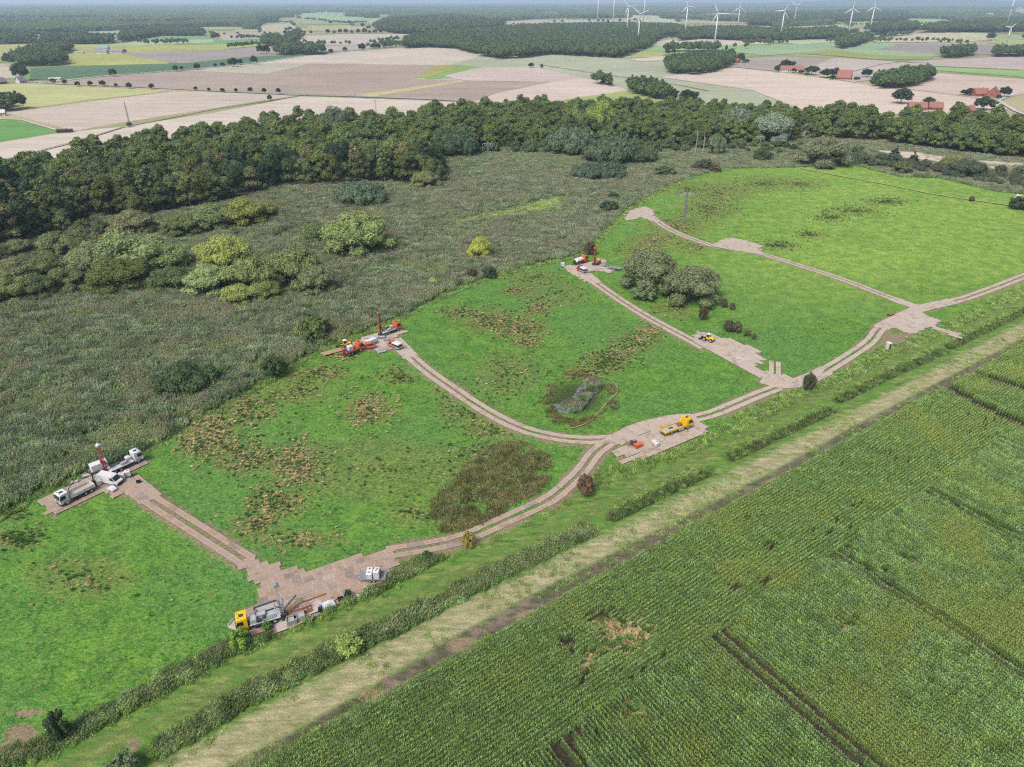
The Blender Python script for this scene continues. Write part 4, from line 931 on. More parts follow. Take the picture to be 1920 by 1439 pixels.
def site_two():
    t, f = truck('yellow-cabbed drilling truck with a raised grey lattice mast', 'drill rig', (513,1171), (467,1184.5), 'yellow', 8.2, (-2.5, -1.2, 2.75))
    rig_deck(t, -f + .5, f - 2.3, 'lgrey', 'grey'); drill_mast(t, -f + .2, 7.6, 'lgrey', 'grey', 0)
    MB().box((0, -1.26, .98), (5.6, .05, .12)).build('side_stripe', M_('yellow'), t)
    MB().bbox((f - 2.7, .2, 1.6), (.5, 1.4, .6)).build('air_filter', M_('yellow'), t)
    crate('large open grey mud tank behind the yellow-cabbed drilling truck', 500, 1146, 'slate', (4.2, 1.8, 1.0), .5, name='mud_tank', cat='tank')
    pipes('bundle of pale drill pipes beside the raised grey mast', 551, 1137, 'wood', 6, 3.4, 1.0, .1, 2)
    x, y = G(562, 1147); t = thing('casing_rack', 'rusty open steel rack lying on the pad right of the pipe bundle', 'rack', (x, y, ZP), .55); mb = MB()
    for s in (-.5, .5): mb.box((0, s, .1), (4.4, .12, .12)); mb.box((0, s, .55), (4.4, .08, .08))
    for q in np.linspace(-2.1, 2.1, 7): mb.box((q, 0, .1), (.08, 1.0, .08)); mb.box((q, .5, .32), (.08, .08, .45)); mb.box((q, -.5, .32), (.08, .08, .45))
    mb.build('frame', M_('rust'), t); MB().tube((-1.9, .2, .3), (2.3, .1, .3), .12).build('casing_pipe', M_('rust'), t)
    pipes('single long brown pipe reaching right from the pipe bundle', 588, 1123, 'rust', 2, 5.0, .5, .07)
    pipes('pair of grey pipes leaning apart left of the pale bundle', 539, 1134, 'grey', 2, 4.6, 1.25, .1)
    pipes('few brown pipes below the rusty rack', 568, 1152, 'rust', 3, 3.8, .58, .08)
    crate('grey open crate nearest the reed hedge, behind the mast truck', 548, 1167, 'grey', (1.7, 1.4, .9), .35); crate('brown-grey open crate below the rusty rack', 561, 1160, 'concrete', (1.9, 1.4, .9), .5)
    crate('stained white box in front of the yellow cab', 443, 1172, 'cream', (2.2, 1.6, .7), 1.3, name='box', cat='box')
    x, y = G(627, 1123); t = thing('hose_coil', 'coiled pale hose lying on the pad near the small shrub', 'hose', (x, y, ZP), 0); mb = MB()
    for k in range(3):
        for i in range(14):
            a, b = i * .45, (i + 1) * .45; rr = .5 + .07 * k; mb.tube((rr * math.cos(a), rr * math.sin(a), .08 + .06 * k), (rr * math.cos(b), rr * math.sin(b), .08 + .06 * k), .045, None, 5)
    mb.build('loop', M_('wood'), t)
    crate('small dark box between hose coil and shrub', 639, 1126, 'black', (.9, .7, .5), .4, name='box', cat='box', open_=False)
    x, y = G(617, 1137); t = thing('tarpaulin', 'white tarpaulin with a blue corner draped over gear by the hedge', 'tarpaulin', (x, y, ZP), .5)
    MB().prism([(-1.3, 0), (1.3, 0), (1.1, .5), (.2, .75), (-.9, .6)], -.7, .7).build('sheet', M_('white'), t); MB().bbox((-1.5, .2, .3), (.5, .6, .6), .1).build('corner', M_('blue'), t)
    pipes('long white tube at the right end of the pad edge', 664, 1122, 'white', 2, 2.6, .65, .12); pipes('grey planks along the hedge edge of the pad', 583, 1158, 'grey', 4, 3.2, .45, .07)
    x, y = G(600, 1147); t = thing('barrel_pair', 'dark barrel standing at the hedge edge', 'barrel', (x, y, ZP), 0); MB().tube((0, 0, 0), (0, 0, .85), .3, None, 14).build('drum', M_('black'), t); t.name = 'barrel'
    t = trailer('silver flat trailer loaded with four white tanks', (719,1093), (677,1093), 5.2, 2.2)
    a = t.rotation_euler.z; bx, by = t.location.x, t.location.y
    for i, (u, v, lb) in enumerate(((-.9, .5, 'far middle tank on the silver trailer, one of four'), (.5, .5, 'far end tank on the silver trailer above the drawbar'), (-.9, -.55, 'near middle tank on the silver trailer'), (.55, -.55, 'near tank on the silver trailer closest to the drawbar'))):
        ibc(lb, 0, 0, 1.05, ZP + .69, a, 1.25 + .5 * (i == 0), 'black', 'tanks on the trailer', (bx + u * math.cos(a) - v * math.sin(a), by + u * math.sin(a) + v * math.cos(a)))
    x, y = G(725, 1078); t = thing('hose_coil', 'loose pale hose loop lying in grass behind the silver trailer', 'hose', (x, y, .05), 0); mb = MB()
    pts = [(1.0 * math.cos(i * .5) + i * .12, .6 * math.sin(i * .5), .15) for i in range(16)]
    for p, q in zip(pts[:-1], pts[1:]): mb.tube(p, q, .06, None, 5)
    mb.build('loop', M_('lgrey'), t)
def site_three():
    t, f = truck('orange drilling truck with an orange-brown mast beside the reeds', 'drill rig', (724.7,630), (745.3,622.5), 'orange', 8.0, (-2.4, -1.1, 2.75))
    rig_deck(t, -f + .5, f - 2.3, 'lgrey', 'grey'); drill_mast(t, -f + .1, 8.0, 'dorange', 'dorange', 0, True)
    t, f = truck('orange lorry with red loading crane behind the orange pickup', 'truck', (655,668.6), (676,660.8), 'orange', 7.4, (-2.1, -.9, 2.4))
    tipper_bed(t, -f + .7, f - 2.3, 'orange', 'dark', h=.55); mb = MB(); mb.box((-f + .2, 0, 1.4), (.4, .8, 1.4)); mb.tube((-f + .2, 0, 2.0), (-f - .1, .2, 3.3), .14); mb.tube((-f - .1, .2, 3.3), (-f + 1.6, .3, 2.4), .12); mb.build('crane_arm', M_('red'), t)
    a = t.rotation_euler.z
    ibc('big white tank riding on the orange lorry', 0, 0, 1.5, ZP + 1.25, a, 1.0, 'white', xy=(t.location.x - .8 * math.cos(a), t.location.y - .8 * math.sin(a)))
    van('orange double-cab pickup parked nose to the orange lorry', (683,657.5), (698,655), 'orange', 'pickup', crew=True, cat='pickup', L=5.2)
    van('orange pickup with white-roofed dark canopy at the track mouth', (744.5,657.5), (729,651.5), 'orange', 'pickup', canopy=True, cat='pickup')
    trailer('white canopy trailer between orange pickup and drill mast', (692,652), (708,645), 3.6, 1.9, box=1.3, rails=False)
    loader('yellow wheel loader with white roof at the reed edge', 648, 651, 3.6, 'yellow', 'white', .95)
    x, y = G(656, 644); t = thing('bucket', 'orange loader bucket lying beside the yellow loader', 'bucket', (x, y, ZP), .6); MB().prism([(-.5, 0), (.6, 0), (.6, .06), (-.3, .15), (-.4, .8), (-.5, .8)], -.9, .9).box((.05, .9, .3), (1.0, .06, .6)).box((.05, -.9, .3), (1.0, .06, .6)).build('shell', M_('orange'), t)
    for i, (px, py, d, rz, mt, lb) in enumerate(((702,650,(2.4,.7,.35),.6,'white','white core tray nearest the orange pickup'), (707,658,(2.2,.6,.35),2.3,'lgrey','pale core tray at the lower pad corner'), (715,661,(2.4,.6,.35),.5,'white','white core tray at the bottom edge of the pad'), (722,656,(2.0,.6,.3),.5,'lgrey','pale core tray nearest the canopy pickup'))):
        crate(lb, px, py, mt, d, rz, name='core_tray', cat='tray')
    crate('grey mud box just under the orange-brown mast', 716, 634.5, 'grey', (2.2, 1.6, .6), .3, name='mud_box', cat='box'); crate('grey mud box above the canopy pickup', 725, 639, 'grey', (1.8, 1.3, .6), .3, name='mud_box', cat='box')
    pipes('grey drill pipes laid along the pad behind the white trailer', 697, 633, 'lgrey', 5, 5, .55, .1); pipes('dark drill pipes laid at the middle of the orange site', 703, 637, 'grey', 4, 5, .55, .09); pipes('short white pipes left of the orange-brown mast', 709, 633, 'white', 3, 3.4, .55, .1)
    pipes('tan timber mats reaching left from the orange site', 624, 661, 'wood', 5, 7.5, .62, .22, name='timber_mat', cat='mat')
def site_four():
    t, f = truck('small orange and white tank lorry beside the reed edge', 'truck', (1082,499), (1100.5,492.5), 'orange', 7.8, (-2.2, -1.0, 2.6))
    MB().bbox((-.9, 0, 2.0), (4.6, 2.2, 1.2), .4).build('tank', M_('white'), t); MB().box((-.9, -1.12, 1.5), (4.6, .06, .35)).build('side_stripe', M_('red'), t)
    mb = MB(); mb.tube((-f + .3, 0, 1.0), (-f + .3, 0, 2.4), .3, None, 10); mb.box((-f + .2, 0, 1.2), (.4, 1.8, .5)); mb.build('pump', M_('black'), t)
    (x, y), a = place((1113,500), (1128,493), .5); t = thing('drill_rig', 'crawler drilling rig with an upright orange mast', 'drill rig', (x, y, ZP), a)
    for s in (1, -1): MB().prism([(-1.8, .15), (-1.5, 0), (1.5, 0), (1.8, .15), (1.8, .5), (1.5, .65), (-1.5, .65), (-1.8, .5)], s * 1.1 - .22, s * 1.1 + .22).build('crawler_track', M_('black'), t)
    MB().bbox((.4, 0, 1.15), (3.2, 1.9, .9), .1).build('engine_housing', M_('orange'), t); MB().bbox((1.4, .1, 1.85), (1.1, 1.2, .5), .1).build('hood', M_('white'), t); drill_mast(t, -1.9, 7.4, 'dorange', 'orange', 0, True)
    van('dark red pickup with white-roofed canopy on the pad by the tank lorry', (1094,514), (1081,507.5), 'red', 'pickup', canopy=True, cat='pickup')
    trailer('low silver trailer standing right of the crawler rig', (1159,508), (1142,505.5), 5.5, 2.0)
    ibc('lone white tank at the left tip of the small pad', 1055, 500, 1.3, rz=.2)
    crate('grey mud box at the foot of the orange mast', 1121, 502, 'lgrey', (2.6, 1.4, .6), .2, name='mud_box', cat='box'); crate('pale rack of fittings between orange mast and silver trailer', 1130, 499, 'lgrey', (2.2, 1.2, .7), .3, name='rack', cat='rack')
    crate('white tray on the pad right of the canopy pickup', 1101, 508, 'white', (2.0, 1.2, .4), .2, name='tray', cat='tray'); pipes('pale pipes beside the silver trailer', 1126, 504, 'lgrey', 5, 4, -.1, .1)
def yard():
    t, f = truck('yellow flatbed lorry with low yellow sides parked beside the track', 'truck', (1258.5,817), (1285,807.5), 'yellow', 9.4, (-2.3, 3.3))
    tipper_bed(t, -f + .1, f - 2.4, 'yellow', 'concrete', 1.1, .5)
    MB().bbox((f - 3.3, .1, 1.5), (1.6, 1.0, .6)).build('load_box', M_('rust'), t); MB().tube((f - 2.7, -.9, 1.2), (f - 2.6, .9, 2.7), .1).build('crane_arm', M_('yellow'), t); MB().bbox((.9, -1.1, .75), (1.7, .3, .5)).build('tank', M_('lgrey'), t)
    MB().box((-1.5, .3, 1.2), (1.3, .5, .12)).build('ramp', M_('dark'), t)
    x, y = G(1196, 838.5); t = thing('skip', 'orange open-topped steel skip on the lay-by plates', 'skip', (x, y, ZP), .5); t.scale = (.68, .75, .75); mb = MB(); mb.prism([(-1.6, .15), (1.4, .15), (1.7, 1.3), (-1.7, 1.3), (-1.7, 1.2), (1.55, 1.2), (1.3, .25), (-1.6, .25)], -.85, .85)
    for s in (1, -1): mb.prism([(-1.6, .15), (1.4, .15), (1.7, 1.3), (-1.7, 1.3)], s * .85 - .04, s * .85 + .04)
    mb.build('tub', M_('orange'), t)
    mb = MB(); [mb.box((q, -.93, .75), (.1, .08, 1.05)) for q in (-1.3, -.6, .1, .8)]; mb.build('side_post', M_('dorange'), t)
    x, y = G(1187, 834.5); t = thing('compressor', 'dark wheeled compressor beside the orange skip', 'compressor', (x, y, ZP), .5); MB().bbox((0, 0, .85), (1.7, 1.1, .8), .15).build('housing', M_('dark'), t); MB().bbox((.2, 0, 1.3), (.7, .6, .12)).build('lid', M_('grey'), t)
    for s in (1, -1): wheel(t, 0, s * .6, .3, .2)
    MB().box((-1.2, 0, .4), (1.0, .1, .1)).build('drawbar', M_('dark'), t)
    ibc('white tank on the lay-by, upper left of the pair', 1226.5, 833, 1.0, rz=.6, h=1.0, group='pair of white tanks'); ibc('white tank on the lay-by, lower right of the pair', 1231, 837, 1.0, rz=.6, h=1.0, group='pair of white tanks')
    loader('yellow and white wheel loader driving onto the plate pad', 1328, 640, 2.45, 'yellow', 'white', 1.0)
    x, y = G(1665, 655); t = thing('site_cabin', 'tall white portable cabin beside the bend of the track', 'cabin', (x, y, 0), .35)
    MB().bbox((0, 0, 1.15), (1.3, 1.3, 2.2), .03).build('wall', M_('cream'), t); MB().prism([(-.75, 2.2), (.75, 2.2), (.75, 2.28), (0, 2.42), (-.75, 2.28)], -.75, .75).build('roof', M_('white'), t); MB().box((-.1, -.665, 1.05), (.8, .03, 1.85)).build('door', M_('dark'), t)
    x, y = G(1670, 591); t = thing('plate_stack', 'small heap of rusty plates in the grass beside the road', 'plates', (x, y, .05), .3)
    for i in range(4): MB().box((random.uniform(-.2, .2), random.uniform(-.2, .2), .1 + i * .12), (2.6, 1.5, .09), rot=(0, .03 * i, .12 * i)).build('plate', M_('rust'), t)

# ------------------------------------------------------------------ pylons, turbines, houses
def turbine(px, base, hubpx, blade_deg, yaw_deg, R0=34, label='', tower_bands=False, far_scale=None):
    x, y = G(px, base); h = HT(px, base, hubpx); t = thing('wind_turbine', label, 'wind turbine', (x, y, 0), R(yaw_deg), 'wind turbines beyond the fields')
    MB().tube((0, 0, 0), (0, 0, h - 1), 2.3, 1.15, 20).build('tower', M_('turb'), t, True)
    if tower_bands: MB().tube((0, 0, h * .42), (0, 0, h * .46), 1.92, 1.88, 20).build('band', M_('red'), t)
    nac = MB().bbox((0, .8, h), (3.0, 8.0, 3.2), .9).build('nacelle', M_('turb'), t)
    MB().tube((0, -3.2, h), (0, -4.8, h), 1.5, .5, 12).build('hub', M_('turb'), t)
    for k in range(3):
        a = R(blade_deg + 120 * k); d = Vector((math.sin(a), 0, math.cos(a))); s = Vector((math.cos(a), 0, -math.sin(a))); c = Vector((0, -4, h)); V = []; F = []
        prof = [(0, .75), (.1, .8), (.22, 1.7), (.5, 1.1), (.8, .65), (1, .15)]
        for q, wd in prof:
            p = c + d * q * R0
            V += [p - s * wd * .6 + Vector((0, .15, 0)), p - s * wd * .1 + Vector((0, -.35 * (1 - q * .7), 0)), p + s * wd * 1.3, p - s * wd * .1 + Vector((0, .4 * (1 - q * .7), 0))]
        for i in range(len(prof) - 1):
            for j in range(4): F.append((4 * i + j, 4 * i + (j + 1) % 4, 4 * i + 4 + (j + 1) % 4, 4 * i + 4 + j))
        mb = MB(); mb.add(V, F); b = mb.build('blade', M_('turb'), t, True)
        mb = MB(); p, q = c + d * R0 * .93, c + d * R0 * 1.0; mb.tube(p, q, .4, .18, 6); mb.build('tip', M_('red'), b)
def pylon(px, base, top, label, arms=1, rz=0., wd=1.6, wood=False):
    x, y = G(px, base); h = HT(px, base, top); t = thing('power_pylon', label, 'pylon', (x, y, 0), rz); mb = MB(); lattice(mb, (0, 0, 0), (0, 0, h * .93), wd, wd * .45, 9, .11); mb.tube((0, 0, h * .9), (0, 0, h), .1, .05); mb.build('lattice_tower', M_('galv'), t)
    for k in range(arms):
        z = h * (.84 - .14 * k); L = 3.6 - .5 * k; mb = MB()
        for s in (1, -1):
            for e in (.3, -.3): mb.tube((0, e, z), (s * L, 0, z + .1), .1, .07, 5); mb.tube((0, e, z + .8), (s * L, 0, z + .15), .08, .06, 5)
        c = mb.build('crossarm', M_('lgrey'), t)
        for s in (-1, -.55, .55, 1): MB().tube((s * L, 0, z + .15), (s * L, 0, z - .75), .12, .12, 6).build('insulator', M_('white'), c)
def house(px, py, L, wd, rz, label, wall='brick', roof='roofred', he=3.0, hr=6.5, name='house', wing=None, group=None, hip=0., cat='house'):
    x, y = G(px, py); t = thing(name, label, cat, (x, y, 0), rz, group)
    def part(x0, L, wd, he, hr, sub):
        wl = MB().prism([(-wd / 2, 0), (wd / 2, 0), (wd / 2, he), (0, hr - .3), (-wd / 2, he)], -L / 2, L / 2); wl.v = [(b + x0, a, c) for a, b, c in wl.v]; wl = wl.build('wall', M_(wall), t)
        o = .5; rf = MB(); th = .22; sl = (hr - he) / (wd / 2)
        for s in (1, -1):
            V = [(x0 - L / 2 - o, s * (wd / 2 + o), he - o * sl), (x0 + L / 2 + o, s * (wd / 2 + o), he - o * sl), (x0 + L / 2 + o - hip, 0, hr), (x0 - L / 2 - o + hip, 0, hr)]
            rf.add(V + [(a, b, c + th) for a, b, c in V], [(0, 1, 2, 3), (4, 5, 6, 7), (0, 1, 5, 4), (1, 2, 6, 5), (2, 3, 7, 6), (3, 0, 4, 7)])
        if hip:
            for s in (1, -1): rf.add([(x0 + s * (L / 2 + o), wd / 2 + o, he - o * sl + th), (x0 + s * (L / 2 + o), -wd / 2 - o, he - o * sl + th), (x0 + s * (L / 2 + o - hip), 0, hr + th)], [(0, 1, 2)])
        rf = rf.build('roof', M_(roof), t); MB().box((x0 + L * .15, .4, hr + .3), (.6, .6, 1.3)).build('chimney', M_('brick'), rf)
        for q in np.linspace(-L / 2 + 1.4, L / 2 - 1.4, max(2, int(L / 3.2))):
            for s in (1, -1): MB().box((x0 + q, s * (wd / 2 + .02), he * .52), (1.1, .08, 1.1)).build('window', M_('glass'), t)
        for s in (1, -1):
            if not hip: MB().box((x0 + s * (L / 2 + .02), 0, he + .5), (.08, 1.0, 1.1)).build('window', M_('glass'), t)
        MB().box((x0 + .6, -wd / 2 - .03, 1.05), (1.0, .08, 2.1)).build('door', M_('dark'), t)
    part(0, L, wd, he, hr, 0)
    if wing: part(*wing, 1)
    return t
# ================================================================== BUILD
PLATE = plate_mat()
build_ground()
for rgb, pts in FIELDS: sheet('field', pts, rgb, jag=1.0)
ribbon('path', [(1500,315.5),(1587,332.5),(1675,348.5),(1741,362.5),(1817,374.5),(1883,383.5),(1930,393),(2100,425)], .9, (168,172,118), z=.10)
ASPH = (168,168,170)
ribbon('road', [(-160,154),(60,154),(120,159),(230,163),(330,168),(560,179.5),(640,181),(800,187),(900,193),(1040,196)], 3.0, ASPH)
ribbon('road', [(95,156),(110,153),(210,142),(340,132.5),(470,119.5),(560,106.5),(640,97.5),(770,88),(860,80)], 2.6, (186,188,182))
ribbon('path', [(-260,325),(0,305),(60,288),(140,268),(230,240),(400,206),(500,190.5),(560,181)], 1.3, (150,150,128))
ribbon('path', [(-60,222),(40,226),(112,247),(135,247)], 1.2, (206,200,186))
ribbon('path', [(-40,210),(60,204),(160,190),(315,172.5)], .9, (120,124,92)); ribbon('path', [(640,120),(815,124.5)], 1.2, (120,128,100)); ribbon('path', [(1010,122),(1100,136),(1280,162),(1330,172)], 1.3, (112,120,84))
ribbon('road', [(1930,168),(1885,183),(1872,190),(1888,200),(1905,210),(1950,226)], 2.2, (190,190,188)); ribbon('path', [(1500,101.5),(1560,105),(1640,112.5),(1740,120),(1750,126)], 1.6, (110,100,84)); ribbon('path', [(1600,135),(1650,122),(1690,117)], 1.0, (126,116,104))
ribbon('path', [(1700,168),(1780,178),(1870,190)], 1.2, (200,186,168))
sheet('field', [(1640,284),(1720,288),(1800,302),(1930,308),(2100,330),(2100,345),(1930,330),(1860,320),(1760,306),(1680,296)], (202,188,172), 0, jag=.5)
build_roads()
# pond in the meadow
WM = N('pond_water'); v_ = WM.pos(); WMc = WM.mix(WM.mr(WM.noise(v_, .9, 3), .4, .65), (.05, .06, .06, 1), (.14, .15, .145, 1)); WATER = WM.surf(WMc, .12, 0, WM.bump(WM.noise(v_, 3, 2), .2, .02), .5)
def blob(name, pts, z, mat, jag=.3):
    o = sheet(name, pts, None, jag=jag, mat=mat, z=z, ang=0); return o
blob('water', [(1035,769),(1038,758),(1053,751),(1065,746),(1075,741),(1081,726),(1088,720),(1098,712),(1122,709),(1131,716),(1128,730),(1112,740),(1102,752),(1090,768),(1068,775),(1048,775)], -.42, WATER)

# materials for plants
F_TREE = foliage('tree_foliage', (80,100,60), .6, True); F_WOOD = foliage('far_foliage', (76,94,60), .9)
BARK = N('bark'); BARK = BARK.surf(BARK.mix(BARK.mr(BARK.noise(BARK.pos(), 2, 3), .4, .6), C(96,86,74), C(140,130,114)), .95)
REED_L = foliage('reed_leaf', (116,146,96), .95, brown=(156,172,108), tr=.3, streak=True, k=1.02); REED_P = foliage('reed_plume', (138,138,116), .9, brown=(142,132,120), tr=.3, streak=True, k=.88)
HR_L = foliage('hedge_reed_leaf', (110,142,76), .9, tr=.3); HR_P = foliage('hedge_reed_plume', (130,136,98), .8, tr=.3)
RUSH = foliage('rush_leaf', (74,108,54), .5, tr=.4); STRAW = foliage('straw', (166,148,108), .6, brown=(158,136,98)); RUSHB = foliage('rush_brown', (134,130,94), .5)
GRS = foliage('bank_grass', (116,150,72), .5, tr=.4); GRSB = foliage('bank_grass_dry', (186,190,134), .4, tr=.4)
MZ = N('maize_leaf'); p_ = MZ.pos(); n_ = MZ.noise(p_, .03, 3, .6); n2_ = MZ.noise(p_, 1.1, 3, .7)
mzc = MZ.mix(MZ.mr(n2_, .35, .65), C(76,112,56,.95), C(136,164,96,1.0)); mzc = MZ.mix(MZ.mr(n_, .58, .7, 0, .5), mzc, C(164,172,86,.9)); mzc = MZ.mix(MZ.mr(MZ.noise(p_, .25, 2), .6, .75, 0, .5), mzc, C(96,130,84,.95)); MAIZE_L = MZ.leaf(mzc, .2)
TASS = foliage('maize_top', (132,162,92), .5, brown=(156,170,92), tr=.2)
make_tree_kind('broad', 6, f_broad, F_TREE, BARK); make_tree_kind('tall', 3, f_tall, F_TREE, BARK); make_tree_kind('round', 4, f_round, F_TREE, BARK)
make_tree_kind('willow', 4, f_willow, F_TREE, BARK); make_tree_kind('bush', 4, f_bush, F_TREE, BARK); make_tree_kind('low', 3, f_low, F_TREE, BARK); make_tree_kind('conif', 2, f_conif, F_TREE, BARK)
def CO(r, g, b):
    q = (r + g + b) / 3; return C(r * .82 + q * .16, g * .845 + q * .16, b * .84 + q * .16, .76)

# ---- woodland in the middle distance: the nearest 290 trees one by one, the rest as one mass
LW = [(-160,480),(0,474),(60,450),(130,438),(180,405),(260,412),(330,396),(430,380),(520,350),(640,345),(730,342),(825,347),(838,327),(790,290),(800,262),(780,246),(640,247),(500,256),(400,269),(250,292),(120,326),(0,346),(-160,372)]
BW = [(770,262),(800,232),(900,224),(1000,219),(1200,220),(1400,230),(1500,236),(1500,264),(1380,272),(1200,278),(1000,276),(880,278),(800,282)]
RW = [(1500,238),(1700,240),(1920,256),(2060,264),(2060,312),(1920,298),(1800,286),(1700,272),(1600,262),(1500,260)]
def tr_pts():
    o = []
    for i, (pg, s) in enumerate(((LW, 7.4), (BW, 7.0), (RW, 7.8))):
        P = in_view(scatter(W(pg), s, .48, 20 + i), 90); P = P[(vnoise(P, 13, 63) > (.13, .13, .24)[i])]; qx = PX(P[:, 0], P[:, 1])[0]; P = P[(i == 0) | (np.abs(qx - 1503) > 9)]; o.append(np.column_stack([P, np.full(len(P), i)]))
    return np.vstack(o)
TP = tr_pts(); px_, py_ = PX(TP[:, 0], TP[:, 1]); order = np.argsort(np.hypot(TP[:, 0], TP[:, 1]) + np.where((px_ < -20) | (px_ > 1940), 900, 0)); NEAR = order[:290]; REST = order[290:]
WL = {0: ('broadleaf tree in the dense alder wood behind the yellow-green willows', 'trees of the wood left of the marsh'), 1: ('dark tree in the tall back row closing off the marsh', 'trees of the back row'), 2: ('dark tree in the loose row along the marsh under the red-roofed houses', 'trees of the loose row on the marsh edge')}
for k in NEAR:
    x, y, i = TP[k]; i = int(i); g = vnoise(np.array([[x, y]]), 28, 11)[0]; q = rng.random()
    c = CO(58, 82, 58) if g < .4 else CO(76, 98, 60) if g < .58 else CO(108, 120, 68)
    if q < .07: c = CO(132, 128, 84)
    elif q < .12: c = CO(128, 150, 72)
    j = .75 + .5 * rng.random(); c = (c[0] * j, c[1] * j, c[2] * j, 1); s = .72 + .62 * rng.random() + (.2 if i == 2 else 0)
    plant('tall' if rng.random() < .12 else 'broad', 'broadleaf_tree', WL[i][0], 'tree', x, y, s, c, WL[i][1])
F_REST = foliage('wood_foliage', (88,104,62), .8, brown=(108,120,70))
RESTM = []
for i in range(6):
    r = np.random.default_rng(900 + i); cl, dn, ls, h, r0, lim = f_broad(r); V, F = crown_geo(cl, 17, .56, r); RESTM.append(mesh_np('wood_tree', V, F, (F_REST,)))
COL_REST = lib_collection('wood_tree_library', RESTM)
stuff('woodland', 'rest of the dense wood behind the marsh', TP[REST][:, :2], COL_REST, 6, rng.random(len(REST)) * 6.28, (.76 + .6 * rng.random(len(REST))) * np.where(TP[REST][:, 2] == 2, 1.15, 1.05))

# ---- mid-far woods: single crowns scattered in outlined woods
WOODS = [
 [(755,92),(760,80),(800,72),(830,66),(900,62),(960,56),(1040,52),(1160,50),(1260,52),(1300,62),(1240,72),(1225,84),(1215,91),(1160,110),(1100,107),(1030,103),(980,110),(930,112),(905,107),(850,92),(800,90)],
 [(700,56),(720,45),(760,40),(850,33),(900,40),(945,52),(900,60),(800,66),(740,64)],
 [(1250,138),(1248,122),(1290,112),(1375,108),(1372,124),(1340,136),(1300,142)],
 [(1245,100),(1250,96),(1345,94),(1350,98)],
 [(1270,78),(1280,62),(1320,58),(1400,58),(1480,66),(1480,76),(1400,78),(1320,74)],
 [(1480,76),(1480,64),(1560,60),(1590,64),(1580,74)],
 [(1567,90),(1582,78),(1625,72),(1635,76),(1605,88),(1580,93)],
 [(1765,110),(1764,104),(1824,99),(1825,105),(1790,110)], [(1860,108),(1862,102),(1960,102),(1960,108)],
 [(1630,165),(1650,152),(1700,142),(1740,142),(1752,150),(1720,162),(1690,168),(1650,168)],
 [(1620,60),(1660,50),(1720,52),(1720,58),(1650,64)], [(1720,62),(1760,52),(1830,50),(1860,60),(1800,62)], [(1790,58),(1850,44),(1930,42),(2050,44),(2050,58),(1930,60),(1850,62)],
 [(12,124),(60,100),(80,96),(128,90),(138,96),(110,106),(130,120),(110,124),(60,126)],
 [(-80,84),(0,84),(68,82),(64,74),(0,74),(-80,74)], [(80,83),(82,74),(150,72),(210,76),(214,82),(150,84)], [(222,81),(230,70),(290,60),(330,54),(345,58),(300,68),(240,79)], [(290,68),(300,60),(380,62),(382,68)],
 [(492,88),(494,78),(524,74),(528,80),(526,87)], [(516,104),(520,98),(560,96),(608,98),(610,103),(560,105)], [(525,90),(545,70),(560,62),(565,66),(555,80),(548,92)],
 [(1178,176),(1180,166),(1205,164),(1255,182),(1262,192),(1230,188)], [(-40,196),(0,196),(60,204),(20,210),(-40,214)], [(1110,157),(1125,155),(1150,162),(1148,164)],
 [(1710,18),(1400,32),(1400,48),(1480,50),(1560,42),(1700,40)]]
def woods_mid():
    allp = []
    for i, pg in enumerate(WOODS):
        ex = W(pg); d = np.mean([math.hypot(*p) for p in ex]); s = 6.5 if d < 1500 else 8.0 if d < 3000 else 11.
        P = in_view(scatter(ex, s, .42, 60 + i), 60); P = P[(np.hypot(P[:, 0], P[:, 1]) < 9000) & (vnoise(P, 24, 96) > .12)]; allp.append(np.column_stack([P, np.full(len(P), s / 7.0)]))
    return np.vstack(allp)
def edge_trees():
    o = []
    for _, pg in FIELDS:
        L = W(pg)
        for a_, b_ in zip(L, L[1:] + L[:1]):
            n = int(math.dist(a_, b_) / 11)
            for i in range(n): o.append((a_[0] + (b_[0] - a_[0]) * i / n, a_[1] + (b_[1] - a_[1]) * i / n))
    Q = np.array(o); dd = np.hypot(Q[:, 0], Q[:, 1]); px, py = PX(Q[:, 0], Q[:, 1]); k = (dd > 1700) & (py < 92) & (vnoise(Q, 130, 97) > .56) & (px > -40) & (px < 1960); Q = Q[k] + rng.normal(0, 3, (k.sum(), 2)); return np.column_stack([Q, np.full(len(Q), .85)])
WP = np.vstack([woods_mid(), edge_trees()]); FARM = []
for i in range(6):
    r = np.random.default_rng(950 + i); rx = 3.8 + r.random(); h = 13 + 4 * r.random()
    cl = ell_clumps(9, rx, rx, h * .36, h * .6, 2.0, r); V, F = crown_geo(cl, 5, 1.2, r, core=.9); FARM.append(mesh_np('far_tree', V, F, (F_WOOD,)))
COL_FAR = lib_collection('far_tree_library', FARM)
stuff('woodland', 'distant woods and copses between the far fields', WP[:, :2], COL_FAR, 6, rng.random(len(WP)) * 6.28, WP[:, 2] * (.8 + .4 * rng.random(len(WP))))
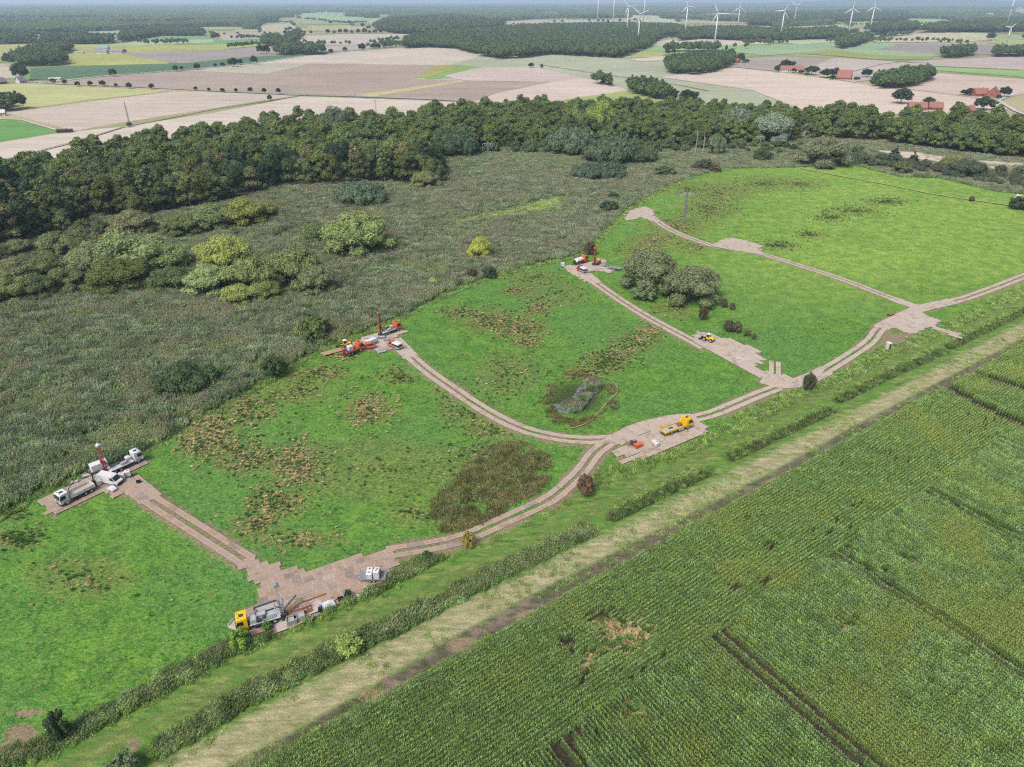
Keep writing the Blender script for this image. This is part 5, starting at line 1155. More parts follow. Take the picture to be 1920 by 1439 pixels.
# ---- forests out to the horizon
def far_forest():
    P = []
    fl = [W(pg) for _, pg in FIELDS]
    for (d0, d1, s, sc_) in ((1500, 4500, 34., 1.), (4500, 11000, 80., 2.3), (11000, 34000, 210., 5.5)):
        xs = np.arange(-d1 * .85, d1 * .85, s); ys = np.arange(d0 * .8, d1, s); X, Y = np.meshgrid(xs, ys); Q = np.stack([X.ravel(), Y.ravel()], 1)
        d = np.hypot(Q[:, 0], Q[:, 1]); Q = Q[(d > d0) & (d < d1)]; Q = Q + (rng.random(Q.shape) - .5) * s * .6; Q = in_view(Q, 60)
        px, py = PX(Q[:, 0], Q[:, 1]); lim = np.interp(px, [-60, 0, 130, 250, 300, 480, 560, 640, 700, 940, 1000, 1160, 1280, 1400, 1480, 1600, 1700, 1800, 1980], [73, 70, 62, 56, 52, 55, 44, 44, 42, 40, 36, 34, 36, 42, 54, 44, 44, 40, 40])
        nn = vnoise(Q, 420 if d0 < 4000 else 1500, 21); keep = (py < lim) & (nn > (.30 if d0 < 11000 else .22))
        keep &= ~((px > 480) & (px < 740) & (py > 24)) | (vnoise(Q, 200, 22) > .72)
        Q = Q[keep]
        for f in fl:
            if len(Q): Q = Q[~inside(Q, f)]
        P.append(np.column_stack([Q, np.full(len(Q), sc_)]))
    return np.vstack(P)
FP = far_forest(); COL_PATCH = lib_collection('forest_patch_library', [wood_patch(i, 30, 42, (F_WOOD,)) for i in range(5)])
S3 = np.stack([FP[:, 2], FP[:, 2], np.where(FP[:, 2] > 4, 1.9, np.where(FP[:, 2] > 2, 1.25, 1.0))], 1)
stuff('woodland', 'forests reaching to the hazy horizon', FP[:, :2], COL_PATCH, 5, rng.random(len(FP)) * 6.28, S3)
# low hills on the horizon
def hills(pxl, d, h, rgb):
    mb = []; n = 60; V = []; F = []
    x0, x1 = (pxl[0] - 960) / FPX * d / CP * .9, (pxl[1] - 960) / FPX * d / CP * .9
    for i in range(n + 1):
        t = i / n; x = x0 + (x1 - x0) * t; z = h * math.sin(math.pi * t) ** .8 * (.8 + .2 * math.sin(t * 17))
        for yy, zz in ((-d * .09, -5), (0, z), (d * .16, -5)): V.append((x, d + yy, zz))
    for i in range(n):
        for j in range(2): F.append((3 * i + j, 3 * i + 3 + j, 3 * i + 4 + j, 3 * i + 1 + j))
    link('hills', mesh_np('hills', V, np.array(F), (F_WOOD,), smooth=True), kind='structure')
hills((1000, 2300), 17000, 150, 0); hills((-700, 900), 42000, 90, 0)

# ---- single trees: roadside rows, hedgerows, farm trees
def row(pts, lab, group, h=(10, 12), c=(58,74,52), kind='round', cat='tree'):
    n = len(pts)
    for i, p in enumerate(pts):
        px, py = p[0], p[1]; hh = (p[2] if len(p) > 2 else random.uniform(*h)); x, y = G(px, py); s = hh / 9.2; j = random.uniform(.85, 1.15)
        cc = CO(c[0] * j, c[1] * j, c[2] * j); plant(kind, 'roadside_tree', lab(i, n), cat, x, y, (s * random.uniform(.9, 1.1), s * random.uniform(.9, 1.1), s), cc, group)
ORD = ['leftmost', 'second', 'third', 'fourth', 'fifth', 'sixth', 'seventh', 'eighth', 'ninth', 'tenth', 'eleventh', 'twelfth', 'thirteenth', 'fourteenth', 'fifteenth', 'sixteenth', 'seventeenth', 'eighteenth', 'nineteenth', 'twentieth', 'twenty-first', 'twenty-second', 'twenty-third', 'twenty-fourth', 'twenty-fifth', 'twenty-sixth', 'twenty-seventh', 'twenty-eighth']
row([(100,157,6.5),(122,159,6),(146,163,6.5),(170,162.5,6.5),(193,162.5,7),(218,164,4.5),(243,167,7),(285,168,6.5),(367,170,4.5),(392,171.5,4),(418,174,5),(443,173.5,4.5),(470,174,6),(496,175.5,6),(523,176,6)],
    lambda i, n: '%s round tree from the left along the nearer field road' % ORD[i], 'round trees along the nearer field road')
row([(213,144,10),(330,135,9),(341,132,6),(371,132,10),(404,127,6),(418,126.5,7.5),(438,126,14),(451,122,9),(477,121,13),(621,102,10),(647,97,9),(679,96,15),(700,93,12),(710,93,12),(723,91,12),(732,90,12)],
    lambda i, n: '%s dark tree from the left along the farther field road' % ORD[i], 'dark trees along the farther field road')
row([(x, 64.5 - (x - 565) * .008, random.uniform(10, 16)) for x in (535,560,571,583,615,627,638,649,660,672,684,693,703,714,730,748,760,771)], lambda i, n: '%s tree from the left in the far hedgerow row beyond the pale field' % ORD[i], 'trees of the far hedgerow')
row([(235,99.5,7),(400,74,13),(408,73,15),(421,66,7),(446,65,8),(497,65,9),(490,102,17),(500,102,17),(620,46,16),(655,46,16),(680,52,16)], lambda i, n: '%s lone tree from the left in the pale fields near the white-walled farm' % ORD[i], 'lone trees in the far fields')
row([(1122,42,14),(1131,42,14),(1140,43,14),(1162,42,17),(1105,41,14),(1180,42,12)], lambda i, n: '%s tree from the left standing at the feet of the far turbines' % ORD[i], 'trees at the far turbines')
row([(1230,160,9),(1312,158,0.1)][:0], lambda i, n: '', '')
for px, b, t_, w_, col, lab in [
  (43,152,118,32,(70,88,60),'tall broad dark tree beside the red-walled farmhouse'), (506,189.5,178,10,(84,94,62),'lone small tree on the ditch between two pink fields'), (243,239,229,11,(78,112,62),'bright green bush at the foot of the thin field pylon'),
  (996,128,118,11,(60,80,56),'round bush on the path between the pale fields'), (1016,130,120,6,(60,80,56),'narrow small tree just right of the round bush on the field path'),
  (1289,196,168,38,(56,76,52),'round dark tree rising behind the back row of the marsh'), (1206,178,150,32,(66,84,60),'dark tree at the head of the short row in the pale field'), (1234,186,160,36,(84,96,72),'grey-green tree in the short row in the pale field'), (1258,192,166,26,(78,86,66),'brownish-green tree ending the short row in the pale field'),
  (1474,134,112,30,(54,74,50),'dark tree behind the long red-roofed farmhouse'), (1456,137,122,12,(60,80,56),'small dark tree left of the long red-roofed farmhouse'), (1521,141,124,26,(66,84,58),'round tree right of the long red-roofed farmhouse'),
  (1551,147,129,28,(58,78,54),'round dark tree left of the steep red-roofed house'), (1566,146,127,14,(66,84,58),'narrow dark tree touching the steep red-roofed house'), (1624,146,129,21,(50,68,46),'single round tree right of the steep red-roofed house'),
  (1882,183,162,22,(56,76,52),'round tree beside the twin red-roofed houses at the lane bend'), (1817,178,165,16,(96,70,70),'purple-leaved tree left of the twin red-roofed houses'), (1812,180,174,26,(52,76,48),'clipped dark hedge bush left of the twin red-roofed houses'),
  (1388,118,99,16,(60,80,58),'dark tree beside the orange-roofed cottage'), (1361,98,84,6,(54,80,60),'tall thin conifer in the far windbreak'), (1372,99,91,10,(54,80,60),'round tree next to the thin conifer'),
  (1857,76,61,16,(60,80,58),'round tree under the leaning nearest turbine'), (1688,196,165,40,(62,82,58),'big dark tree left of the half-hidden red roofs'), (1740,200,182,24,(70,92,64),'tree in front of the half-hidden red roofs'), (1843,208,183,40,(74,90,66),'loose-crowned grey-green tree right of the red roofs'),
  (1502,139,131,12,(70,98,60),'low green bush at the right gable of the long farmhouse'), (1512,143,136,10,(76,104,62),'small garden bush between the two red-roofed farms'), (1560,151,141,14,(64,92,56),'garden bush at the left corner of the steep red-roofed house'), (1606,151,144,14,(66,92,58),'low garden hedge right of the steep red-roofed house'), (1640,158,151,16,(60,84,54),'bush at the left end of the grey-roofed house grove'), (1655,166,159,16,(64,88,56),'bush in front of the grey-roofed house'), (1872,186,178,12,(70,94,60),'small bush between twin house and lane'), (1849,187,180,10,(66,88,56),'small bush in front of the twin houses'), (1366,119,108,12,(60,82,56),'tree left of the orange-roofed cottage'), (1398,119,111,14,(70,100,64),'hedge bush right of the orange-roofed cottage'), (1488,137,128,10,(60,84,56),'tree in front of the long farmhouse'), (1130,158,151,12,(70,86,64),'first bush of the pair at the end of the field path'), (1142,161,154,14,(70,86,64),'second bush of the pair at the end of the field path'), (1251,104,91,10,(62,84,66),'leftmost tree of the far windbreak'), (1263,103,90,7,(62,84,66),'second tree of the far windbreak'), (1790,62,48,14,(60,80,58),'dark tree left of the brown far field'), (1655,72,52,16,(60,82,62),'dark tree behind the small copse')]:
    pass
    plant_px('round', 'field_tree', lab, 'tree', px, b, t_, w_, CO(*col), unit=(10.6, 10))
# ---- willows and bushes, each placed by foot, top and width
WG, WY, WD, GG = (142,158,84), (160,172,88), (104,114,66), (112,124,96)
WILL = [
 ('willow',1216,545,474,112,(124,134,96),'broad olive-grey willow, left and taller of the pair on the meadow'), ('willow',1290,568,504,122,(126,138,98),'broad olive-grey willow, right of the pair on the meadow'), ('bush',1208,562,534,52,(112,132,84),'small grey-green willow bush at the foot of the meadow willows'),
 ('willow',673,476,402,140,WG,'large yellow-green willow standing alone in the marsh'), ('willow',600,455,420,70,(124,138,76),'low green willow touching the large lone marsh willow'),
 ('willow',560,540,464,100,(136,150,92),'rightmost yellow-green willow above the open reed bed'), ('willow',597,552,500,78,(136,144,88),'grey-green willow bush at the right foot of the willow group'), ('willow',430,520,446,104,WY,'tallest pale yellow willow in the middle of the group'),
 ('willow',478,552,486,96,(142,156,88),'yellow-green willow in front of the tallest one'), ('willow',402,552,500,104,(150,164,86),'yellow-green willow at the front left of the middle group'), ('willow',452,572,536,70,WY,'small bright yellow willow bush at the very front of the group'), ('willow',505,565,530,60,(138,146,78),'low yellow-green willow at the right front of the group'),
 ('willow',250,512,441,140,(144,158,86),'widest yellow-green willow dome left of the middle group'), ('willow',190,520,456,110,(144,152,90),'yellow-brown willow at the left end of the wide dome'), ('willow',310,508,460,100,(140,156,84),'yellow-green willow at the right end of the wide dome'), ('willow',330,545,520,90,(108,124,72),'low green willow thicket under the wide dome'), ('willow',225,545,512,120,(106,120,70),'long low green thicket along the reeds under the wide dome'),
 ('willow',460,425,376,90,(136,146,74),'yellow-green willow against the wood, upper right'), ('willow',400,430,394,100,(128,140,76),'yellow-green willow against the wood, middle'), ('willow',350,440,404,80,(120,132,80),'green willow between the wood and the marsh'), ('willow',250,440,402,90,(134,136,92),'grey-yellow willow directly under the wood edge'), ('willow',500,410,380,60,(140,150,74),'small yellow-green willow at the marsh bay'),
 ('willow',110,478,440,70,(128,134,78),'yellow-green willow under the left wood edge'), ('willow',170,490,446,64,(110,120,70),'dark green willow right of it under the wood'), ('willow',20,570,524,80,(146,152,80),'yellow-green willow cut by the left picture edge'), ('willow',30,528,488,90,(136,138,84),'yellow-brown willow above the one at the left edge'), ('willow',95,520,480,80,(112,122,76),'green willow bush in the left shrub belt'), ('willow',75,560,520,70,(100,114,70),'dark green bush in the left shrub belt by the reeds'),
 ('willow',128,540,505,70,(116,124,74),'olive bush between left shrub belt and dome willow'), ('willow',40,480,450,60,(124,128,88),'small grey-yellow willow at the wood foot, far left'),
 ('willow',900,484,446,48,(186,196,86),'bright yellow-green willow bush alone in the dark reeds'), ('bush',812,534,520,15,(190,196,84),'tiny bright yellow bush in the reeds'),
 ('bush',590,640,592,66,(98,118,66),'dark green bush in the reeds above the orange site'), ('bush',567,633,606,26,(168,178,66),'bright yellow bush leaning on a dark green one in the reeds'), ('bush',516,707,668,50,(76,98,56),'round dark bush on the fence line at the meadow corner'), ('low',352,735,692,120,(86,108,70),'long dark green thicket in the lower reeds'), ('bush',395,722,690,56,(80,108,68),'green bush at the right end of the thicket in the reeds'),
 ('bush',885,523,502,24,(104,84,72),'red-brown bush on the fence line left of the small pad'), ('bush',918,521,500,30,(72,92,64),'dark green bush next to the red-brown one on the fence'), ('bush',1107,478,452,22,(108,86,74),'red-brown bush behind the orange mast'), ('bush',1140,398,376,38,(76,96,66),'dark bush in the reeds above the meadow corner, lower one'), ('bush',1150,375,360,26,(70,90,64),'dark bush in the reeds above the meadow corner, upper one'),
 ('bush',1318,600,576,20,(104,96,72),'dark round thorn bush on the meadow below the willows'), ('bush',1356,576,560,15,(106,98,78),'small thorn bush right of the willows, left of two'), ('bush',1373,580,568,13,(108,98,78),'smallest thorn bush right of the willows'), ('bush',1366,622,600,22,(98,94,68),'thorn bush above the plate pad, left one'), ('bush',1380,624,602,20,(102,96,72),'thorn bush above the plate pad, second one'), ('bush',1400,630,617,16,(106,116,76),'green-brown thorn bush above the plate pad'), ('bush',1413,636,625,10,(96,100,66),'little thorn bush above the plate pad, last one'),
 ('bush',1515,733,700,26,(88,96,70),'dark upright bush beside the road junction'), ('bush',1096,930,890,36,(126,106,82),'reddish-brown round bush on the verge at the bend'), ('bush',878,1026,998,28,(160,152,74),'yellow-leaved bush beside the lower track'), ('bush',800,1050,1034,20,(80,116,58),'dark green sapling at the hedge beside the lower track'),
 ('bush',657,1228,1192,54,(158,178,72),'yellow-green bush standing in the lower reed strip'), ('bush',653,1122,1106,15,(70,100,56),'small dark shrub at the corner of the plate pad'), ('bush',502,1182,1166,20,(92,140,66),'small green shrub beside the yellow-cabbed truck'), ('bush',452,1214,1182,42,(126,168,66),'bright green bush below the yellow cab'),
 ('bush',117,1388,1338,42,(78,100,68),'dark cone-shaped bush at the lower left reed hedge'), ('bush',236,1452,1420,60,(112,130,76),'grey-green bush at the bottom edge left of the dry strip'),
 ('willow',1543,312,258,100,(134,138,100),'huge grey-green dome willow beyond the far pasture'), ('bush',1545,316,296,40,(118,128,96),'low grey-green bush at the foot of the dome willow'), ('low',680,386,356,110,(98,118,88),'low wide grey-green thicket in front of the wood corner'), ('willow',800,352,322,60,(134,140,88),'pale willow at the right corner of the wood'),
 ('low',850,292,264,120,(88,112,76),'long grey-green thicket in front of the back row, left'), ('low',1070,288,264,110,(102,122,92),'grey-green thicket in front of the back row, middle'), ('low',1150,306,288,120,(96,114,80),'grey-green thicket right of the middle one'), ('low',1140,336,312,80,(92,112,84),'dark rounded thicket in the marsh, right one'), ('low',1105,336,316,70,(96,116,88),'dark rounded thicket in the marsh, left one'), ('low',1200,304,288,70,(104,118,80),'olive thicket in the upper marsh'),
 ('bush',1246,330,312,44,(108,124,78),'olive-green bush in the upper right marsh'), ('bush',1320,318,298,38,(84,98,68),'dark bush at the top corner of the meadow'), ('bush',1340,322,310,26,(112,100,76),'brownish bush right of the dark corner bush'), ('willow',1342,290,254,34,(120,138,100),'pale grey-green upright willow near the bare trunk'), ('bush',1305,318,306,20,(112,96,76),'small brown bush left of the dark corner bush'),
 ('bush',1430,300,284,40,(90,108,70),'dark green bush left of the dome willow'), ('bush',1250,278,262,40,(92,114,72),'green bush before the back row, right part'),
 ('bush',1906,392,369,36,(72,94,62),'dark round bush beside the white trough on the far pasture'), ('bush',1821,377,368,12,(110,100,76),'small brown bush on the far pasture path'),
 ('conif',1675,302,272,24,(60,84,58),'dark cone-shaped tree, left of two in the shrub belt'), ('conif',1710,312,284,24,(60,84,56),'dark cone-shaped tree, right of two in the shrub belt'), ('conif',1842,328,304,18,(64,90,58),'slim dark conifer in the right shrub belt'),
 ('willow',1378,264,204,72,(138,154,122),'pale grey-green willow set in the back row, left of two'), ('willow',1442,270,214,74,(140,156,124),'pale grey-green willow set in the back row, right of two'), ('willow',1124,262,192,58,(150,170,78),'bright yellow-green tree standing out of the dark back row'), ('willow',1076,262,206,36,(128,154,78),'smaller light green tree left of the bright one in the back row'), ('willow',630,262,203,66,(104,118,92),'grey-green tall willow rising from the top of the wood'),
 ('willow',1608,308,286,44,(104,116,78),'olive bush right of the dome willow'), ('willow',1690,326,304,40,(112,124,84),'round grey-green bush at the pasture edge'), ('willow',1805,334,300,70,(94,106,80),'large dark grey-green bush in the right shrub belt'), ('willow',1780,318,296,50,(132,140,72),'yellow-green bush in the right shrub belt')]
for kd, px, b, t_, w_, col, lab in WILL:
    plant_px(kd, {'willow': 'willow_tree', 'bush': 'bush', 'low': 'thicket', 'conif': 'conifer_tree'}[kd], lab, {'willow': 'willow', 'bush': 'bush', 'low': 'thicket', 'conif': 'tree'}[kd], px, b, t_, w_, CO(*col), unit={'willow': (10, 7.2), 'bush': (3.7, 2.7), 'low': (8, 2.8), 'conif': (4, 9.8)}[kd])
def belt(pg, s, cols, lab, grp, size, seed, kinds=('willow', 'bush'), name='bush'):
    for x, y in in_view(scatter(W(pg), s, .45, seed), 30):
        c = cols[rng.integers(0, len(cols))]; kd = kinds[rng.integers(0, len(kinds))]; q = size[0] + (size[1] - size[0]) * rng.random(); u = 10 if kd == 'willow' else 8 if kd == 'low' else 3.7
        plant(kd, name, lab, 'bush', x, y, (q / u, q / u, q / u * (.75 + .4 * rng.random())), CO(*c), grp)
belt([(1590,312),(1640,296),(1720,308),(1800,322),(1930,328),(2050,340),(2050,392),(1930,356),(1850,346),(1740,328),(1680,318)], 8, ((96,108,84),(88,104,76),(110,122,82),(104,104,84)), 'grey-green shrub of the dense belt along the far pasture', 'shrubs of the belt along the far pasture', (5.5, 9), 5)
belt([(1380,276),(1480,272),(1600,280),(1640,284),(1600,290),(1500,286),(1400,292)], 10, ((96,114,70),(110,126,74),(84,104,66)), 'green shrub at the foot of the back row near the dome willow', 'shrubs at the foot of the back row', (4, 7), 6)
belt([(790,294),(880,288),(1010,286),(1240,286),(1400,280),(1400,268),(1240,268),(1000,270),(860,274)], 9.5, ((90,112,72),(104,122,80)), 'low green shrub before the back row of trees', 'shrubs before the back row', (5, 10), 7)
belt([(-20,500),(60,480),(150,470),(330,440),(330,428),(160,430),(60,462),(-20,482)], 9, ((112,122,74),(96,110,68),(124,128,84)), 'mixed low shrub at the foot of the left wood', 'shrubs at the foot of the left wood', (6, 9), 8)
belt([(-20,600),(60,540),(150,548),(200,560),(100,560),(20,590)][:6], 11, ((110,124,74),(98,112,70)), 'low shrub between reeds and left willows', 'shrubs between reeds and left willows', (4, 6), 9)
belt([(300,455),(420,440),(560,430),(620,440),(560,460),(420,450)], 11, ((112,120,90),(100,112,80),(124,132,84)), 'low grey-green shrub in the marsh behind the willows', 'shrubs behind the willows', (5, 8), 10, ('low', 'bush'))

# ---- reeds, rushes, tussocks, maize (nobody could count them)
COL_REED = lib_collection('reed_library', [reed_tile(i, (REED_L, REED_P)) for i in range(5)])
COL_HREED = lib_collection('hedge_reed_library', [reed_tile(10 + i, (HR_L, HR_P)) for i in range(5)])
COL_RUSH = lib_collection('rush_library', [rush_tile(i, (RUSH, RUSHB)) for i in range(4)])
COL_RUSHP = lib_collection('brown_rush_library', [rush_tile(20 + i, (foliage('rush_olive', (112,120,72), .7, brown=(134,124,86), tr=.4), RUSHB)) for i in range(4)])
COL_BANK = lib_collection('bank_grass_library', [rush_tile(10 + i, (GRS, GRSB)) for i in range(4)])
COL_DITCH = lib_collection('ditch_library', [rush_tile(30 + i, ((RUSH, RUSHB), (GRS, GRSB))[i % 6 == 5]) for i in range(6)])
COL_SEDGE = lib_collection('sedge_library', [rush_tile(40 + i, (foliage('sedge', (138,162,84), .5, tr=.3), GRSB)) for i in range(4)])
COL_TUFT = lib_collection('tuft_library', [tuft_mesh(i, i >= 3, (RUSH, STRAW)) for i in range(6)])
MAIZE_B = foliage('inner_maize_leaf', (98,132,72), .6, brown=(120,140,74), tr=.2, k=.85); TASS_B = foliage('inner_maize_top', (128,156,92), .6, brown=(142,156,84), tr=.2, k=.9)
COL_MAIZE = lib_collection('maize_library', [maize_mesh(i, (MAIZE_L, TASS) if i < 6 else (MAIZE_B, TASS_B)) for i in range(12)])
def reeds():
    mp = W(MARSH); P = in_view(scatter(mp, 2.05, .5, 31), 40); px, py = PX(P[:, 0], P[:, 1])
    keep = ~inside(P, W(LW)) & ~inside(P, W(BW)) & ~inside(P, W(RW)) & (segdist(P, W(FENCE)) > 1.6)
    keep &= (py > 240) & (ROADMASK(P) < .3) & (vnoise(P, 3.1, 9) > .1); P = P[keep]; px, py = px[keep], py[keep]
    a = R(38); Q = np.stack([P[:, 0] * math.cos(a) + P[:, 1] * math.sin(a), (-P[:, 0] * math.sin(a) + P[:, 1] * math.cos(a)) * 3.2], 1)
    h = .42 + 1.1 * (.3 * vnoise(Q, 18, 5) + .45 * vnoise(Q, 6.5, 6) + .25 * vnoise(P, 3.5, 7)); h = np.where(vnoise(P, 26, 8) > .74, h * .6, h)
    fade = np.clip((py - 240) / 120, .55, 1); h = h * fade
    yel = np.clip(1.2 - ((px - 960) / 110) ** 2 - ((py - 395 + (px - 960) * .22) / 9) ** 2, 0, 1); h *= (1 - .6 * (yel > .2))
    s = np.stack([np.ones(len(P)) * 1.05, np.ones(len(P)) * 1.05, h], 1)
    t = (rng.random((len(P), 2)) - .5) * .25
    return P, s, t
P_, s_, t_ = reeds(); YP = in_view(scatter(W([(850,416),(930,406),(1000,386),(1070,360),(1084,372),(1045,392),(965,408),(870,422)]), 1.3, .5, 98)); YP = YP[vnoise(YP, 4, 99) > .38]; stuff('sedge', 'light yellow-green sedge patch in the upper marsh', YP, COL_SEDGE, 4, rng.random(len(YP)) * 6.28, 1.1 + .6 * rng.random(len(YP)), z=-.1); stuff('reeds', 'grey-green reed bed with brown plumes filling the marsh', P_, COL_REED, 5, rng.normal(0, .5, len(P_)) + R(-25), s_, z=-.3, tilt=t_)
def strip_pts(line, half, s, seed):
    L = W(line); A = off_line(L, half) + off_line(L, -half)[::-1]; return in_view(scatter(A, s, .5, seed), 60)
def reed_strip(line, half, hs, label, seed, z=-.4, thin=1.):
    P = strip_pts(line, half, 1.0, seed); P = P[rng.random(len(P)) < thin]; P = P[ROADMASK(P) < .3]; n = len(P)
    stuff('reed_hedge', label, P, COL_HREED, 5, rng.normal(0, .6, n) + R(30), np.stack([np.full(n, .62), np.full(n, .62), hs * (.7 + .5 * vnoise(P, 6, 41))], 1), z=z, tilt=(rng.random((n, 2)) - .5) * .3)
reed_strip(HEDGE[:15], 1.5, .66, 'dense reed hedge in the ditch along the near meadow edge', 51)
reed_strip(REEDB, 2.0, .75, 'dense reed hedge between green track and dry strip', 52, -.8)
for i, d in enumerate(DITCH):
    Pd = strip_pts(d, 1.5, .75, 55 + i); Pd = Pd[vnoise(Pd, 2.6, 57) > .2]; nd = len(Pd)
    stuff('ditch_grass', ['short', 'long', 'far', 'last'][i] + ' dark grassy ditch stretch between green track and dry strip', Pd, COL_DITCH, 6, rng.random(nd) * 6.28, np.stack([np.full(nd, .5)] * 2 + [.3 + .8 * vnoise(Pd, 2.4, 58)], 1), z=-.85)
    A = off_line(W(d), 2.2); Pd = in_view(scatter(off_line(W(d), 3.4) + off_line(W(d), 1.2)[::-1], 1.5, .5, 65 + i), 40); nd = len(Pd)
    if nd: stuff('ditch_grass', ['short', 'long', 'far', 'last'][i] + ' rank green bank grass along a ditch stretch', Pd, COL_BANK, 4, rng.random(nd) * 6.28, np.stack([np.full(nd, .5)] * 2 + [.3 + .4 * vnoise(Pd, 3, 59)], 1), z=-.3)
def rushes():
    rp = [(807,943),(824,922),(847,907),(868,880),(890,857),(915,838),(940,827),(973,827),(1010,842),(1033,860),(1040,887),(1020,915),(993,932),(960,945),(940,962),(905,980),(873,993),(837,999),(820,992),(811,972)]
    P = scatter(W(rp), .95, .5, 71); P = P[vnoise(P, 3.2, 42) > .2]; n = len(P)
    stuff('rushes', 'dark brown-green rush bed in the meadow inside the track bend', P, COL_RUSHP, 4, rng.random(n) * 6.28, np.stack([np.full(n, .8), np.full(n, .8), .35 + .65 * vnoise(P, 3, 43)], 1))
    q = [(1074,761,19,11,.85),(1113,722,15,11,.95),(1094,742,11,8,.65)]; Ps = []; S = []
    for cx, cy, rx, ry, h in q:
        A = [(cx + rx * math.cos(t), cy + ry * math.sin(t)) for t in np.linspace(0, 6.28, 14)[:-1]]; p = scatter(W(A), .75, .5, 72); Ps.append(p); S.append(np.full(len(p), h))
    P = np.vstack(Ps); n = len(P); stuff('reeds', 'dark grey reed islands in the meadow pond', P, COL_REED, 5, rng.random(n) * 6.28, np.stack([np.full(n, .45), np.full(n, .45), np.concatenate(S) * (.5 + .5 * vnoise(P, 3, 44))], 1), z=-.4)
    P = []
    for t in np.linspace(0, 6.28, 300):
        rr = 1.05 + .15 * abs(rng.normal()); P.append((1082 + 52 * rr * math.cos(t) + 8 * math.cos(2 * t), 745 + 40 * rr * math.sin(t)))
    P = GA(P); n = len(P); P = P[vnoise(P, 3, 60) > .4]; n = len(P); stuff('rushes', 'mixed rushes around the pond rim', P, COL_RUSHP, 4, rng.random(n) * 6.28, .55 + .35 * rng.random(n), z=-.35)
rushes()
ribbon('path', smooth_line([(1119,705),(1140,709),(1153,718),(1159,730),(1153,742),(1142,750),(1130,765),(1117,780),(1103,792),(1085,800),(1070,803)], 1), .22, (150,146,108), z=-.02 + .04)
def tussocks():
    P = []; K = []; S = []
    for cx, cy, rx, ry, n, st in ROUGH:
        n = int(n * 4.6); t = rng.random(n) * 6.28; q = np.abs(rng.normal(0, .68, n)); A = GA(np.stack([cx + rx * q * np.cos(t), cy + ry * q * np.sin(t)], 1))
        nz = .6 * vnoise(A, 2.2, 45) + .4 * vnoise(A, 9, 44); A = A[nz + (rng.random(len(A)) - .5) * .5 > .36]; P.append(A); K.append(rng.random(len(A)) < st); S.append(.2 + .55 * rng.random(len(A)) ** 1.6)
    A = in_view(scatter(W([(-60,980),(265,870),(620,670),(1060,500),(1180,400),(1400,330),(1930,400),(1930,520),(1700,600),(1300,800),(900,1000),(400,1240),(-60,1400)]), 2.6, .5, 77), 30); A = A[vnoise(A, 7, 46) > .5]
    P.append(A); K.append(rng.random(len(A)) < .2); S.append(.13 + .24 * rng.random(len(A)))
    P = np.vstack(P); K = np.concatenate(K); S = np.concatenate(S); ok = ROADMASK(P) < .1
    P, K, S = P[ok], K[ok], S[ok]; n = len(P)
    o = stuff('grass_tussocks', 'straw-coloured and dark green tussocks in the meadow', P, COL_TUFT, 6, rng.random(n) * 6.28, np.stack([S, S, S * .9], 1), z=-.12)
    o.data.attributes['idx'].data.foreach_set('value', np.where(K, rng.integers(3, 6, n), rng.integers(0, 3, n)).astype(np.int32))
tussocks()
def verge_grass():                       # rough grass on banks and along the marsh fence
    P = np.vstack([strip_pts(FENCE, 2.2, 1.1, 81), strip_pts(HEDGE[12:], 3.0, 1.1, 82), strip_pts(HEDGE[:14], 3.0, 1.4, 83)]); P = P[(ROADMASK(P) < .1) & (vnoise(P, 4, 47) > .2)]; n = len(P)
    o = stuff('rough_grass', 'rank pale grass along fence and banks', P, COL_BANK, 4, rng.random(n) * 6.28, np.stack([np.full(n, .6)] * 2 + [.3 + .5 * vnoise(P, 5, 48)], 1), z=-.2)
verge_grass()
def weeds():
    L = W(DRY_L[::-1] + MAIZE_E[::-1][:-1] + [(420,1472)]); P = in_view(scatter(L, .95, .5, 91), 40); P = P[(.6 * vnoise(P, 5, 92) + .4 * vnoise(P, 1.7, 93)) > .5]; n = len(P)
    stuff('weeds', 'low green weeds on the bare strip beside the maize', P, COL_BANK, 4, rng.random(n) * 6.28, np.stack([np.full(n, .42)] * 2 + [.12 + .25 * rng.random(n)], 1), z=-.25)
    P = in_view(scatter(W(DRY_U + DRY_L), 1.6, .5, 94), 40); P = P[vnoise(P, 6, 95) > .5]; n = len(P)
    stuff('dry_grass', 'tufts of dry and green grass on the pale mown strip', P, COL_BANK, 4, rng.random(n) * 6.28, np.stack([np.full(n, .6)] * 2 + [.1 + .2 * rng.random(n)], 1), z=-.25)
weeds()
